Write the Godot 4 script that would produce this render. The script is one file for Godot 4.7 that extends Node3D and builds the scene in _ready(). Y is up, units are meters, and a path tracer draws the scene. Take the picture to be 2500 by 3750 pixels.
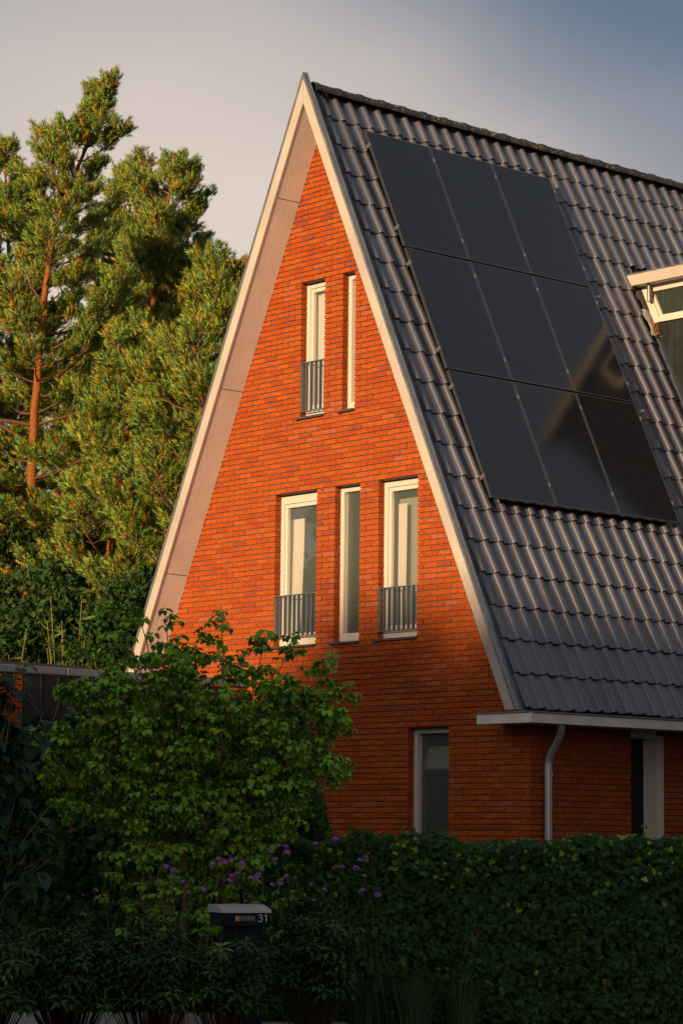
extends Node3D
# A steep brick gable house with a tiled roof and solar panels at sunset, seen over a front garden.
# World frame: y up; the gable wall is the plane z = 0 with x = 0 under the ridge; the ridge runs towards -z.

const YO := 5.6434            # height of the first-floor window heads (course zero of the gable)
const CH := 0.0625            # brick course
const BL := 0.2165            # brick pitch
const M := 2.1719             # roof pitch: rise over run
const HA := 10.4815           # apex of the barge boards
const HI := 10.178           # apex of their lower edge
const HS := 10.192           # apex of the soffit underside
const HT := 10.4515           # apex of the plane through the tile rolls
const HP := 10.6515           # apex of the plane of the solar panel faces
const BZ := 0.389             # front face of the barge boards
const XC := 3.3107            # outer corner of the wall
const LEN := 9.6              # length of the house

var rng := RandomNumberGenerator.new()
var T := Vector3(1, -M, 0).normalized()      # down the right slope
var N := Vector3(M, 1, 0).normalized()       # out of the right slope
var mats := {}
var noise_grain: NoiseTexture2D
var noise_blotch: NoiseTexture2D
var noise_fine: NoiseTexture2D
var noise_faint: NoiseTexture2D


# ---------------------------------------------------------------- mesh builder
class MB:
	var v := PackedVector3Array()
	var n := PackedVector3Array()
	var c := PackedColorArray()
	var uv := PackedVector2Array()
	var col := Color.WHITE

	func tri3(a: Vector3, b: Vector3, d: Vector3, na: Vector3, nb: Vector3, nd: Vector3, ua := Vector2.ZERO, ub := Vector2.ZERO, ud := Vector2.ZERO) -> void:
		if (b - a).cross(d - a).dot(na + nb + nd) > 0.0:
			v.append_array([a, d, b]); n.append_array([na, nd, nb]); uv.append_array([ua, ud, ub])
		else:
			v.append_array([a, b, d]); n.append_array([na, nb, nd]); uv.append_array([ua, ub, ud])
		c.append_array([col, col, col])

	func tri(a: Vector3, b: Vector3, d: Vector3, hint: Vector3) -> void:
		var g := (b - a).cross(d - a)
		if g.length_squared() < 1e-16:
			return
		g = g.normalized()
		if g.dot(hint) < 0.0:
			g = -g
		tri3(a, b, d, g, g, g)

	func quad(a: Vector3, b: Vector3, d: Vector3, e: Vector3, hint: Vector3) -> void:
		tri(a, b, d, hint)
		tri(a, d, e, hint)

	func quad_uv(a: Vector3, b: Vector3, d: Vector3, e: Vector3, nn: Vector3) -> void:
		tri3(a, b, d, nn, nn, nn, Vector2(0, 0), Vector2(1, 0), Vector2(1, 1))
		tri3(a, d, e, nn, nn, nn, Vector2(0, 0), Vector2(1, 1), Vector2(0, 1))

	func box(ctr: Vector3, size: Vector3, bev := 0.0, bs := Basis.IDENTITY) -> void:
		var h := size * 0.5
		var b := minf(bev, minf(h.x, minf(h.y, h.z)) * 0.9)
		for ax in 3:
			var p := (ax + 1) % 3
			var q := (ax + 2) % 3
			for s in [-1.0, 1.0]:
				var pts := []
				for k in [[-1, -1], [1, -1], [1, 1], [-1, 1]]:
					var w := Vector3.ZERO
					w[ax] = s * h[ax]
					w[p] = k[0] * (h[p] - b)
					w[q] = k[1] * (h[q] - b)
					pts.append(ctr + bs * w)
				var hint := Vector3.ZERO
				hint[ax] = s
				quad(pts[0], pts[1], pts[2], pts[3], bs * hint)
			if b > 0.0:
				for s in [-1.0, 1.0]:
					for r in [-1.0, 1.0]:
						var e := []
						for k in [[-1, 0], [1, 0], [1, 1], [-1, 1]]:
							var w := Vector3.ZERO
							w[ax] = k[0] * (h[ax] - b)
							w[p] = s * (h[p] if k[1] == 0 else h[p] - b)
							w[q] = r * (h[q] - b if k[1] == 0 else h[q])
							e.append(ctr + bs * w)
						var hn := Vector3.ZERO
						hn[p] = s
						hn[q] = r
						quad(e[0], e[1], e[2], e[3], bs * hn)
		if b > 0.0:
			for sx in [-1.0, 1.0]:
				for sy in [-1.0, 1.0]:
					for sz in [-1.0, 1.0]:
						var s := Vector3(sx, sy, sz)
						var a := Vector3(sx * h.x, sy * (h.y - b), sz * (h.z - b))
						var d := Vector3(sx * (h.x - b), sy * h.y, sz * (h.z - b))
						var e := Vector3(sx * (h.x - b), sy * (h.y - b), sz * h.z)
						tri(ctr + bs * a, ctr + bs * d, ctr + bs * e, bs * s)

	# a convex or concave outline in x, y pushed from z0 to z1
	func prism(poly: PackedVector2Array, z0: float, z1: float, tf := Transform3D.IDENTITY) -> void:
		var ids := Geometry2D.triangulate_polygon(poly)
		for k in range(0, ids.size(), 3):
			for zz in [z0, z1]:
				var a := poly[ids[k]]
				var b := poly[ids[k + 1]]
				var d := poly[ids[k + 2]]
				tri(tf * Vector3(a.x, a.y, zz), tf * Vector3(b.x, b.y, zz), tf * Vector3(d.x, d.y, zz), tf.basis * Vector3(0, 0, 1 if zz == maxf(z0, z1) else -1))
		var area := 0.0
		for i in poly.size():
			area += poly[i].cross(poly[(i + 1) % poly.size()])
		for i in poly.size():
			var a := poly[i]
			var b := poly[(i + 1) % poly.size()]
			var o := Vector2(b.y - a.y, a.x - b.x) * signf(area)
			quad(tf * Vector3(a.x, a.y, z0), tf * Vector3(b.x, b.y, z0), tf * Vector3(b.x, b.y, z1), tf * Vector3(a.x, a.y, z1), tf.basis * Vector3(o.x, o.y, 0))

	func tube(pts: Array, radii: Array, sides := 6, cap := true) -> void:
		var rings := []
		var norms := []
		var last := Vector3.UP
		for i in pts.size():
			var d: Vector3 = (pts[mini(i + 1, pts.size() - 1)] - pts[maxi(i - 1, 0)]).normalized()
			var ref := Vector3(1, 0, 0) if absf(d.x) < 0.8 else Vector3(0, 0, 1)
			if i > 0:
				ref = last
			var u := (ref - d * ref.dot(d)).normalized()
			last = u
			var w := d.cross(u)
			var ring := []
			var nr := []
			for k in sides:
				var o := u * cos(TAU * k / sides) + w * sin(TAU * k / sides)
				ring.append(pts[i] + o * radii[i])
				nr.append(o)
			rings.append(ring)
			norms.append(nr)
		for i in pts.size() - 1:
			for k in sides:
				var j := (k + 1) % sides
				tri3(rings[i][k], rings[i][j], rings[i + 1][j], norms[i][k], norms[i][j], norms[i + 1][j])
				tri3(rings[i][k], rings[i + 1][j], rings[i + 1][k], norms[i][k], norms[i + 1][j], norms[i + 1][k])
		if cap:
			for e in [0, pts.size() - 1]:
				var d: Vector3 = (pts[e] - pts[1 if e == 0 else e - 1])
				for k in range(1, sides - 1):
					tri(rings[e][0], rings[e][k], rings[e][k + 1], d)

	func append(o: MB, tf: Transform3D) -> void:
		for i in o.v.size():
			v.append(tf * o.v[i])
			n.append((tf.basis * o.n[i]).normalized())
		uv.append_array(o.uv)
		c.append_array(o.c)

	func arrays() -> Array:
		var a := []
		a.resize(Mesh.ARRAY_MAX)
		a[Mesh.ARRAY_VERTEX] = v
		a[Mesh.ARRAY_NORMAL] = n
		a[Mesh.ARRAY_COLOR] = c
		a[Mesh.ARRAY_TEX_UV] = uv
		return a

	func mesh(mat: Material) -> ArrayMesh:
		var m := ArrayMesh.new()
		m.add_surface_from_arrays(Mesh.PRIMITIVE_TRIANGLES, arrays())
		m.surface_set_material(0, mat)
		return m


# ---------------------------------------------------------------- materials and nodes
func lin(r: float, g: float, b: float) -> Color:
	return Color(r, g, b).linear_to_srgb()


func noise_tex(freq: float, lo: float, hi: float, size: int, sd: int, octaves := 4) -> NoiseTexture2D:
	var f := FastNoiseLite.new()
	f.seed = sd
	f.noise_type = FastNoiseLite.TYPE_SIMPLEX_SMOOTH
	f.frequency = freq
	f.fractal_octaves = octaves
	var t := NoiseTexture2D.new()
	t.width = size
	t.height = size
	t.seamless = true
	t.noise = f
	var g := Gradient.new()
	g.set_color(0, Color(lo, lo, lo))
	g.set_color(1, Color(hi, hi, hi))
	t.color_ramp = g
	return t


func mat(called: String, col: Color, rough := 0.8, spec := 0.5, tex: Texture2D = null, scale := 1.0, bump := 0.0, bump_tex: Texture2D = null) -> StandardMaterial3D:
	var m := StandardMaterial3D.new()
	m.resource_name = called
	m.albedo_color = col
	m.roughness = rough
	m.metallic_specular = spec
	if tex:
		m.albedo_texture = tex
	if bump > 0.0:
		m.heightmap_enabled = true
		m.heightmap_scale = bump
		m.heightmap_texture = bump_tex if bump_tex else noise_fine
	if tex or bump > 0.0:
		m.uv1_triplanar = true
		m.uv1_world_triplanar = true
		m.uv1_scale = Vector3.ONE * scale
	mats[called] = m
	return m


func leaf_mat(called: String, back: Color, rough := 0.5, spec := 0.4) -> StandardMaterial3D:
	var m := mat(called, Color.WHITE, rough, spec)
	m.vertex_color_use_as_albedo = true
	m.cull_mode = BaseMaterial3D.CULL_DISABLED
	m.backlight_enabled = true
	m.backlight = back
	return m


func obj(called: String, mesh: Mesh, parent: Node = null, at := Transform3D.IDENTITY) -> MeshInstance3D:
	var o := MeshInstance3D.new()
	o.name = called
	o.mesh = mesh
	o.transform = at
	(parent if parent else self).add_child(o, true)
	return o


func numbered(called: String) -> String:
	if not has_node(NodePath(called)):
		return called
	var k := 1
	while has_node(NodePath("%s_%03d" % [called, k])):
		k += 1
	return "%s_%03d" % [called, k]


func kid(called: String, mesh: Mesh, parent: Node, at := Transform3D.IDENTITY, label := "") -> MeshInstance3D:
	var nm := called
	var k := 1
	while parent.has_node(NodePath(nm)):
		nm = "%s_%03d" % [called, k]
		k += 1
	var o := obj(nm, mesh, parent, at)
	if label:
		o.set_meta("label", label)
	return o


func part_root(called: String, parent: Node, at := Vector3.ZERO) -> Node3D:
	var nm := called
	var k := 1
	while parent.has_node(NodePath(nm)):
		nm = "%s_%03d" % [called, k]
		k += 1
	var o := Node3D.new()
	o.name = nm
	o.position = at
	parent.add_child(o, true)
	return o


func tag(o: Node, label: String, category: String, group := "") -> Node:
	o.set_meta("label", label)
	o.set_meta("category", category)
	if group:
		o.set_meta("group", group)
	return o


func thing(called: String, label: String, category: String, at := Vector3.ZERO, group := "") -> Node3D:
	var o := Node3D.new()
	o.name = numbered(called)
	o.position = at
	add_child(o, true)
	tag(o, label, category, group)
	return o


func structure(called: String, mesh: Mesh) -> MeshInstance3D:
	var o := obj(called, mesh)
	o.set_meta("kind", "structure")
	return o


func scatter(called: String, mesh: Mesh, tfs: Array, cols: PackedColorArray, parent: Node) -> MultiMeshInstance3D:
	var mm := MultiMesh.new()
	mm.transform_format = MultiMesh.TRANSFORM_3D
	mm.use_colors = true
	mm.mesh = mesh
	mm.instance_count = tfs.size()
	for i in tfs.size():
		mm.set_instance_transform(i, tfs[i])
		mm.set_instance_color(i, cols[i])
	var o := MultiMeshInstance3D.new()
	o.name = called
	o.multimesh = mm
	o.set_meta("kind", "stuff")
	parent.add_child(o, true)
	return o


func rnd(a: float, b: float) -> float:
	return rng.randf_range(a, b)


func rdir() -> Vector3:
	var z := rnd(-1, 1)
	var t := rnd(0, TAU)
	var r := sqrt(1 - z * z)
	return Vector3(r * cos(t), z, r * sin(t))


func aim(y: Vector3, roll := 0.0) -> Basis:
	# a basis whose y axis points along y
	var ref := Vector3(0, 0, 1) if absf(y.z) < 0.9 else Vector3(1, 0, 0)
	var x := y.cross(ref).normalized()
	var z := x.cross(y).normalized()
	return Basis(x, y, z) * Basis(Vector3.UP, roll)


func shade(c: Color, k: float) -> Color:
	return Color(c.r * k, c.g * k, c.b * k)


# street frame: a metres along the pavement, b metres in from the opposite kerb, h metres up
func st(a: float, h: float, b: float) -> Vector3:
	return Vector3(21.856 + 0.66834 * a - 0.74386 * b, h, 19.3523 - 0.74386 * a - 0.66834 * b)


# roof frame of the right slope: s metres down from the apex of plane H, lift off it, z along the ridge
func rp(s: float, lift: float, z: float, H := HT) -> Vector3:
	return Vector3(0, H, 0) + T * s + N * lift + Vector3(0, 0, z)


# ---------------------------------------------------------------- sky
func sky_colour(d: Vector3, f: FastNoiseLite, g: FastNoiseLite) -> Color:
	var up := clampf(d.y, 0.0, 1.0)
	var blue := Vector3(0.12, 0.17, 0.25).lerp(Vector3(0.083, 0.118, 0.165), smoothstep(0.0, 0.5, up))
	var veil := Vector3(0.535, 0.452, 0.397).lerp(Vector3(0.255, 0.275, 0.315), smoothstep(0.18, 0.62, up))
	var k := f.get_noise_3dv(Vector3(d.x, d.y * 1.6, d.z)) * 1.55 + 0.62 + 0.22 * (1.0 - smoothstep(0.0, 0.35, up))
	k += 0.10 * g.get_noise_3dv(Vector3(d.x, d.y * 2.4, d.z))
	k = smoothstep(0.0, 1.0, clampf(k, 0.0, 1.0))
	var c := blue.lerp(veil, k)
	var sun := SUN.dot(d)
	c += Vector3(0.36, 0.25, 0.15) * pow(maxf(sun, 0.0), 3.5)
	return Color(c.x, c.y, c.z)


var SUN := Vector3(0.27, 0.147, 0.95).normalized()


func cloud_noise(sd: int) -> Array:
	var f := FastNoiseLite.new()
	f.seed = sd
	f.noise_type = FastNoiseLite.TYPE_SIMPLEX_SMOOTH
	f.frequency = 1.5
	f.fractal_octaves = 2
	f.fractal_gain = 0.35
	var g := FastNoiseLite.new()
	g.seed = sd + 7
	g.noise_type = FastNoiseLite.TYPE_SIMPLEX_SMOOTH
	g.frequency = 5.0
	g.fractal_octaves = 4
	return [f, g]


func make_sky() -> PanoramaSkyMaterial:
	var fg := cloud_noise(SKY_SEED)
	var w := 1024
	var h := 512
	var im := Image.create_empty(w, h, false, Image.FORMAT_RGBF)
	for y in h:
		var el := PI / 2 - (y + 0.5) / h * PI
		for x in w:
			var az := (x + 0.5) / w * TAU
			var d := Vector3(sin(az) * cos(el), sin(maxf(el, 0.0)), -cos(az) * cos(el))
			im.set_pixel(x, y, sky_colour(d.normalized(), fg[0], fg[1]))
	var p := PanoramaSkyMaterial.new()
	p.panorama = ImageTexture.create_from_image(im)
	return p


const SKY_SEED := 838


# ---------------------------------------------------------------- scene
func _ready() -> void:
	rng.seed = 20240611
	var cam := Camera3D.new()
	cam.name = "camera"
	cam.fov = 22.8364
	cam.near = 0.2
	cam.far = 1500.0
	add_child(cam)
	cam.position = Vector3(21.856, 1.6, 19.3523)
	cam.rotation_order = EULER_ORDER_YXZ
	cam.rotation_degrees = Vector3(7.3524, 48.0611, 0.5898)
	cam.current = true

	var env := Environment.new()
	env.background_mode = Environment.BG_SKY
	env.sky = Sky.new()
	env.sky.sky_material = make_sky()
	env.tonemap_mode = Environment.TONE_MAPPER_LINEAR
	env.tonemap_exposure = 1.42
	env.sdfgi_enabled = true
	env.ssao_enabled = true
	env.ssil_enabled = true
	var we := WorldEnvironment.new()
	we.name = "world_environment"
	we.environment = env
	add_child(we)

	var sun := DirectionalLight3D.new()
	sun.name = "sun"
	sun.light_color = Color(1.0, 0.83, 0.63)
	sun.light_energy = 1.6
	sun.light_angular_distance = 1.2
	sun.shadow_enabled = true
	add_child(sun)
	sun.look_at_from_position(SUN * 100.0, Vector3.ZERO, Vector3.UP)

	make_materials()
	build_ground()
	build_house()
	build_panels()
	build_shed()
	build_curtains()
	build_trees()
	build_garden()
	build_mailbox()


func make_materials() -> void:
	noise_grain = noise_tex(0.06, 0.62, 1.0, 256, 3)
	noise_blotch = noise_tex(0.012, 0.72, 1.0, 256, 5)
	noise_faint = noise_tex(0.012, 0.90, 1.0, 256, 15)
	noise_fine = noise_tex(0.09, 0.0, 1.0, 256, 9, 5)
	# fired clay tones
	var tones := [[0.58, 0.110, 0.014], [0.54, 0.094, 0.013], [0.61, 0.130, 0.018], [0.51, 0.083, 0.016], [0.42, 0.088, 0.036], [0.56, 0.140, 0.055]]
	for i in tones.size():
		var t: Array = tones[i]
		mat("brick_%d" % i, lin(t[0], t[1], t[2]), 0.88, 0.25, noise_grain, 2.6, 0.5)
	mat("mortar", lin(0.235, 0.18, 0.15), 0.95, 0.2, noise_grain, 3.0, 0.4)
	mat("cream_paint", lin(0.46, 0.425, 0.38), 0.45, 0.45, noise_faint, 0.35)
	mat("frame_paint", lin(0.57, 0.53, 0.475), 0.35, 0.5)
	mat("gutter_paint", lin(0.74, 0.70, 0.64), 0.4, 0.5, noise_faint, 0.6)
	mat("pipe_zinc", lin(0.46, 0.49, 0.52), 0.35, 0.5)
	mats["pipe_zinc"].metallic = 0.6
	mat("soffit_board", lin(0.78, 0.75, 0.69), 0.75, 0.3, noise_faint, 0.5, 0.15)
	mat("zinc", lin(0.27, 0.29, 0.31), 0.45, 0.5, noise_blotch, 0.8)
	mats["zinc"].metallic = 0.55
	mat("zinc_dark", lin(0.10, 0.12, 0.15), 0.5, 0.5, noise_blotch, 0.8)
	for i in 4:
		var k: float = [0.76, 1.0, 1.2, 0.9][i]
		mat("tile_%d" % i, lin(0.100 * k, 0.104 * k, 0.142 * k), 0.42, 0.9, noise_grain, 3.0, 0.08)
	mat("roof_deck", lin(0.03, 0.03, 0.03), 0.9, 0.2)
	mat("ridge_clay", lin(0.045, 0.045, 0.05), 0.6, 0.4, noise_grain, 3.0, 0.2)
	mat("panel_frame", lin(0.030, 0.036, 0.044), 0.3, 0.9)
	mat("clamp_metal", lin(0.26, 0.25, 0.25), 0.35, 0.5)
	mats["clamp_metal"].metallic = 0.7
	mat("steel_dark", lin(0.085, 0.12, 0.15), 0.4, 0.6)
	mat("lintel_steel", lin(0.015, 0.02, 0.025), 0.6, 0.4)
	mat("sill_stone", lin(0.045, 0.06, 0.08), 0.45, 0.5)
	mat("door_dark", lin(0.012, 0.016, 0.022), 0.5, 0.4)
	mat("cladding", lin(0.022, 0.024, 0.03), 0.55, 0.4, noise_blotch, 1.0)
	mat("trim_blue", lin(0.11, 0.15, 0.195), 0.45, 0.5)
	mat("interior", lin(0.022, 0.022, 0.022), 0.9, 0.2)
	mat("lead", lin(0.42, 0.41, 0.38), 0.6, 0.3, noise_blotch, 2.5, 0.6)
	mat("rust", lin(0.42, 0.15, 0.035), 0.9, 0.2, noise_grain, 4.0, 0.5)
	mat("lead_dark", lin(0.11, 0.105, 0.095), 0.7, 0.3, noise_grain, 3.0, 0.5)
	var gl := mat("glass", Color(0.75, 0.85, 0.82, 0.06), 0.02, 0.6)
	gl.transparency = BaseMaterial3D.TRANSPARENCY_ALPHA
	mat("moss", lin(0.13, 0.125, 0.02), 0.95, 0.1)
	mats["moss"].vertex_color_use_as_albedo = true
	mats["moss"].albedo_color = Color.WHITE
	var cl := mat("cloth", lin(0.52, 0.485, 0.43), 0.9, 0.2)
	cl.cull_mode = BaseMaterial3D.CULL_DISABLED
	cl.backlight_enabled = true
	cl.backlight = lin(0.10, 0.09, 0.07)
	var cs := mat("cloth_sage", lin(0.20, 0.20, 0.165), 0.9, 0.2)
	cs.cull_mode = BaseMaterial3D.CULL_DISABLED
	mat("gravel", lin(0.46, 0.43, 0.39), 0.9, 0.2, noise_grain, 1.7, 1.5)
	mat("soil", lin(0.05, 0.035, 0.022), 0.95, 0.1, noise_grain, 1.2, 2.0)
	mat("lawn_ground", lin(0.045, 0.06, 0.022), 0.95, 0.1, noise_blotch, 0.2, 3.0)
	mat("asphalt", lin(0.055, 0.055, 0.058), 0.9, 0.2, noise_grain, 1.5, 0.6)
	mat("kerb", lin(0.33, 0.32, 0.30), 0.9, 0.2, noise_grain, 1.5, 0.4)
	# pine bark: plates of orange over the upper stem, grey brown below
	mat("bark_orange", lin(0.44, 0.155, 0.045), 0.9, 0.2, noise_grain, 1.3, 3.0)
	mat("bark_brown", lin(0.10, 0.062, 0.04), 0.95, 0.2, noise_grain, 1.6, 4.0)
	mat("limb", lin(0.24, 0.115, 0.05), 0.9, 0.2, noise_grain, 1.5, 1.0)
	mat("twig", lin(0.17, 0.125, 0.075), 0.9, 0.2)
	mat("cane", lin(0.30, 0.25, 0.10), 0.7, 0.3)
	mat("stem_green", lin(0.06, 0.09, 0.035), 0.8, 0.2)
	leaf_mat("needle", lin(0.07, 0.08, 0.015), 0.6, 0.2)
	leaf_mat("leaf", lin(0.10, 0.17, 0.015), 0.5, 0.2)
	leaf_mat("leaf_gloss", lin(0.015, 0.03, 0.005), 0.5, 0.16)
	leaf_mat("petal", lin(0.10, 0.03, 0.14), 0.8, 0.2)
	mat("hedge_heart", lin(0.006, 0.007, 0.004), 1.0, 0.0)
	mat("box_green", lin(0.004, 0.010, 0.016), 0.45, 0.2)
	mat("box_lid", lin(0.36, 0.36, 0.35), 0.2, 0.6)
	mat("white_print", lin(0.42, 0.42, 0.41), 0.6, 0.3)


# ---------------------------------------------------------------- ground
func build_ground() -> void:
	var g := MB.new()
	# far ground in rings so that the sheet reaches the horizon
	var rs := [0.0, 40.0, 120.0, 400.0, 1200.0]
	for i in 4:
		for k in 32:
			var a0 := TAU * k / 32
			var a1 := TAU * (k + 1) / 32
			g.quad(Vector3(cos(a0) * rs[i], 0, sin(a0) * rs[i]), Vector3(cos(a1) * rs[i], 0, sin(a1) * rs[i]), Vector3(cos(a1) * rs[i + 1], 0, sin(a1) * rs[i + 1]), Vector3(cos(a0) * rs[i + 1], 0, sin(a0) * rs[i + 1]), Vector3.UP)
	structure("ground", g.mesh(mats.lawn_ground))
	var strip := func(a0: float, a1: float, b0: float, b1: float, y: float) -> MB:
		var m := MB.new()
		var n := int(ceil((a1 - a0) / 2.0))
		for i in n:
			var s0 := lerpf(a0, a1, float(i) / n)
			var s1 := lerpf(a0, a1, float(i + 1) / n)
			m.quad(st(s0, y, b0), st(s1, y, b0), st(s1, y, b1), st(s0, y, b1), Vector3.UP)
		return m
	structure("road", strip.call(-40.0, 40.0, 5.0, 17.2, 0.006).mesh(mats.asphalt))
	structure("path", strip.call(-9.0, 0.1, 20.9, 23.6, 0.008).mesh(mats.gravel))
	structure("planting_bed", strip.call(0.1, 9.0, 19.6, 24.0, 0.008).mesh(mats.soil))
	structure("pavement", strip.call(-40.0, 40.0, 17.35, 19.5, 0.11).mesh(mats.kerb))
	for k in 80:
		var a := -40.0 + k
		var kb := MB.new()
		kb.box(st(a + 0.5, 0.06, 17.275), Vector3(0.99, 0.12, 0.15), 0.012, Basis(Vector3.UP, atan2(0.74386, 0.66834)))
		if k >= 30 and k < 50:
			var o := obj("kerbstone" if k == 30 else "kerbstone_%03d" % (k - 30), kb.mesh(mats.kerb), get_node("pavement"))


# ---------------------------------------------------------------- house
var WINS := [
	# name, left, right, head course, sill course
	["upper", -0.4384, -0.0177, 40, 14], ["slit", 0.2987, 0.5125, 40, 14],
	["mid_left", -0.8574, -0.1169, 0, -29], ["mid_slim", 0.199, 0.628, 0, -29], ["mid_right", 0.9385, 1.5806, 0, -29],
	["ground", 1.4509, 2.0931, -45, -88]]


func open_spans(c: int, xl: float, xr: float) -> Array:
	# spans of wall in course c (its bottom is c courses above YO)
	var cuts := []
	for w in WINS:
		if c < w[3] and c >= w[4]:
			cuts.append([w[1], w[2]])
	cuts.sort()
	var out := []
	var x := xl
	for k in cuts:
		if k[0] > x:
			out.append([x, k[0], x > xl, true])
		x = k[1]
	if xr > x:
		out.append([x, xr, x > xl, false])
	return out


func brick_mesh(w: float, h: float, d: float, sd: int, rough: float) -> MB:
	# a hand-struck brick: bevelled rim, folded and dented face. origin: left bottom corner of its face
	var r := RandomNumberGenerator.new()
	r.seed = sd
	var m := MB.new()
	var nx := 5 if w > 0.15 else 3
	var xs := [0.0, 0.004]
	for i in range(1, nx - 1):
		xs.append(w * i / (nx - 1) + r.randf_range(-0.01, 0.01))
	xs.append(w - 0.004)
	xs.append(w)
	var ys := [0.0, 0.004, h * r.randf_range(0.35, 0.6), h - 0.004, h]
	var crease := r.randf_range(0.2, 0.8)
	var p := []
	for i in xs.size():
		var row := []
		for j in ys.size():
			var edge: bool = i == 0 or j == 0 or i == xs.size() - 1 or j == ys.size() - 1
			var z := -0.006 if edge else r.randf_range(-0.5, 0.5) * rough + (-0.7 * rough if absf(xs[i] / w - crease) < 0.16 and j <= 2 else 0.0)
			var jit := Vector2(r.randf_range(-1, 1), r.randf_range(-1, 1)) * (0.0012 if edge else 0.001)
			row.append(Vector3(xs[i] + jit.x, ys[j] + jit.y, z))
		p.append(row)
	for i in xs.size() - 1:
		for j in ys.size() - 1:
			m.quad(p[i][j], p[i + 1][j], p[i + 1][j + 1], p[i][j + 1], Vector3(0, 0, 1))
	var hz := Vector3(0, 0, -d)
	m.quad(p[0][0], p[-1][0], p[-1][0] + hz, p[0][0] + hz, Vector3.DOWN)
	m.quad(p[0][-1], p[-1][-1], p[-1][-1] + hz, p[0][-1] + hz, Vector3.UP)
	m.quad(p[0][0], p[0][-1], p[0][-1] + hz, p[0][0] + hz, Vector3.LEFT)
	m.quad(p[-1][0], p[-1][-1], p[-1][-1] + hz, p[-1][0] + hz, Vector3.RIGHT)
	return m


var batch := FastNoiseLite.new()


func brick_tone(p := Vector2.ZERO) -> int:
	var k := clampf(rng.randf() + 0.17 * batch.get_noise_2d(p.x * 55.0, p.y * 75.0) + 0.05 * clampf(p.x, -1.5, 1.5) * 0.6, 0.0, 0.999)
	return 0 if k < 0.40 else 1 if k < 0.62 else 2 if k < 0.80 else 3 if k < 0.93 else 4 if k < 0.966 else 5


# bricks: [transform, width, tone, distance]; the nearest become parts of their own
func lay_bricks(list: Array, own: int, parent: Node) -> void:
	var eye := Vector3(21.856, 1.6, 19.3523)
	for b in list:
		b.append((b[0].origin as Vector3).distance_to(eye))
	list.sort_custom(func(p, q): return p[3] < q[3])
	var pool := {}
	var get_mesh := func(w: float, k: int) -> MB:
		var key := "%d_%d" % [int(round(w * 200.0)), k]
		if not pool.has(key):
			pool[key] = brick_mesh(round(w * 200.0) / 200.0, CH - 0.0125, 0.05, 31 * int(round(w * 200.0)) + k, [0.0016, 0.004, 0.0055, 0.0025, 0.0065, 0.003][k])
		return pool[key]
	var built := {}
	var merged := []
	for i in 6:
		merged.append(MB.new())
	for i in list.size():
		var b: Array = list[i]
		var w := maxf(0.02, b[1])
		var k := rng.randi() % 6
		var src: MB = get_mesh.call(w, k)
		if i < own and w > 0.08:
			var key := "%d_%d_%d" % [int(round(w * 200.0)), k, b[2]]
			if not built.has(key):
				built[key] = src.mesh(mats["brick_%d" % b[2]])
			obj("brick" if i == 0 else "brick_%03d" % i, built[key], parent, b[0])
		else:
			(merged[b[2]] as MB).append(src, b[0])
	var am := ArrayMesh.new()
	for i in 6:
		if (merged[i] as MB).v.size():
			am.add_surface_from_arrays(Mesh.PRIMITIVE_TRIANGLES, (merged[i] as MB).arrays())
			am.surface_set_material(am.get_surface_count() - 1, mats["brick_%d" % i])
	if am.get_surface_count():
		var o := obj("brickwork", am, parent)
		o.set_meta("kind", "stuff")


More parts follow.
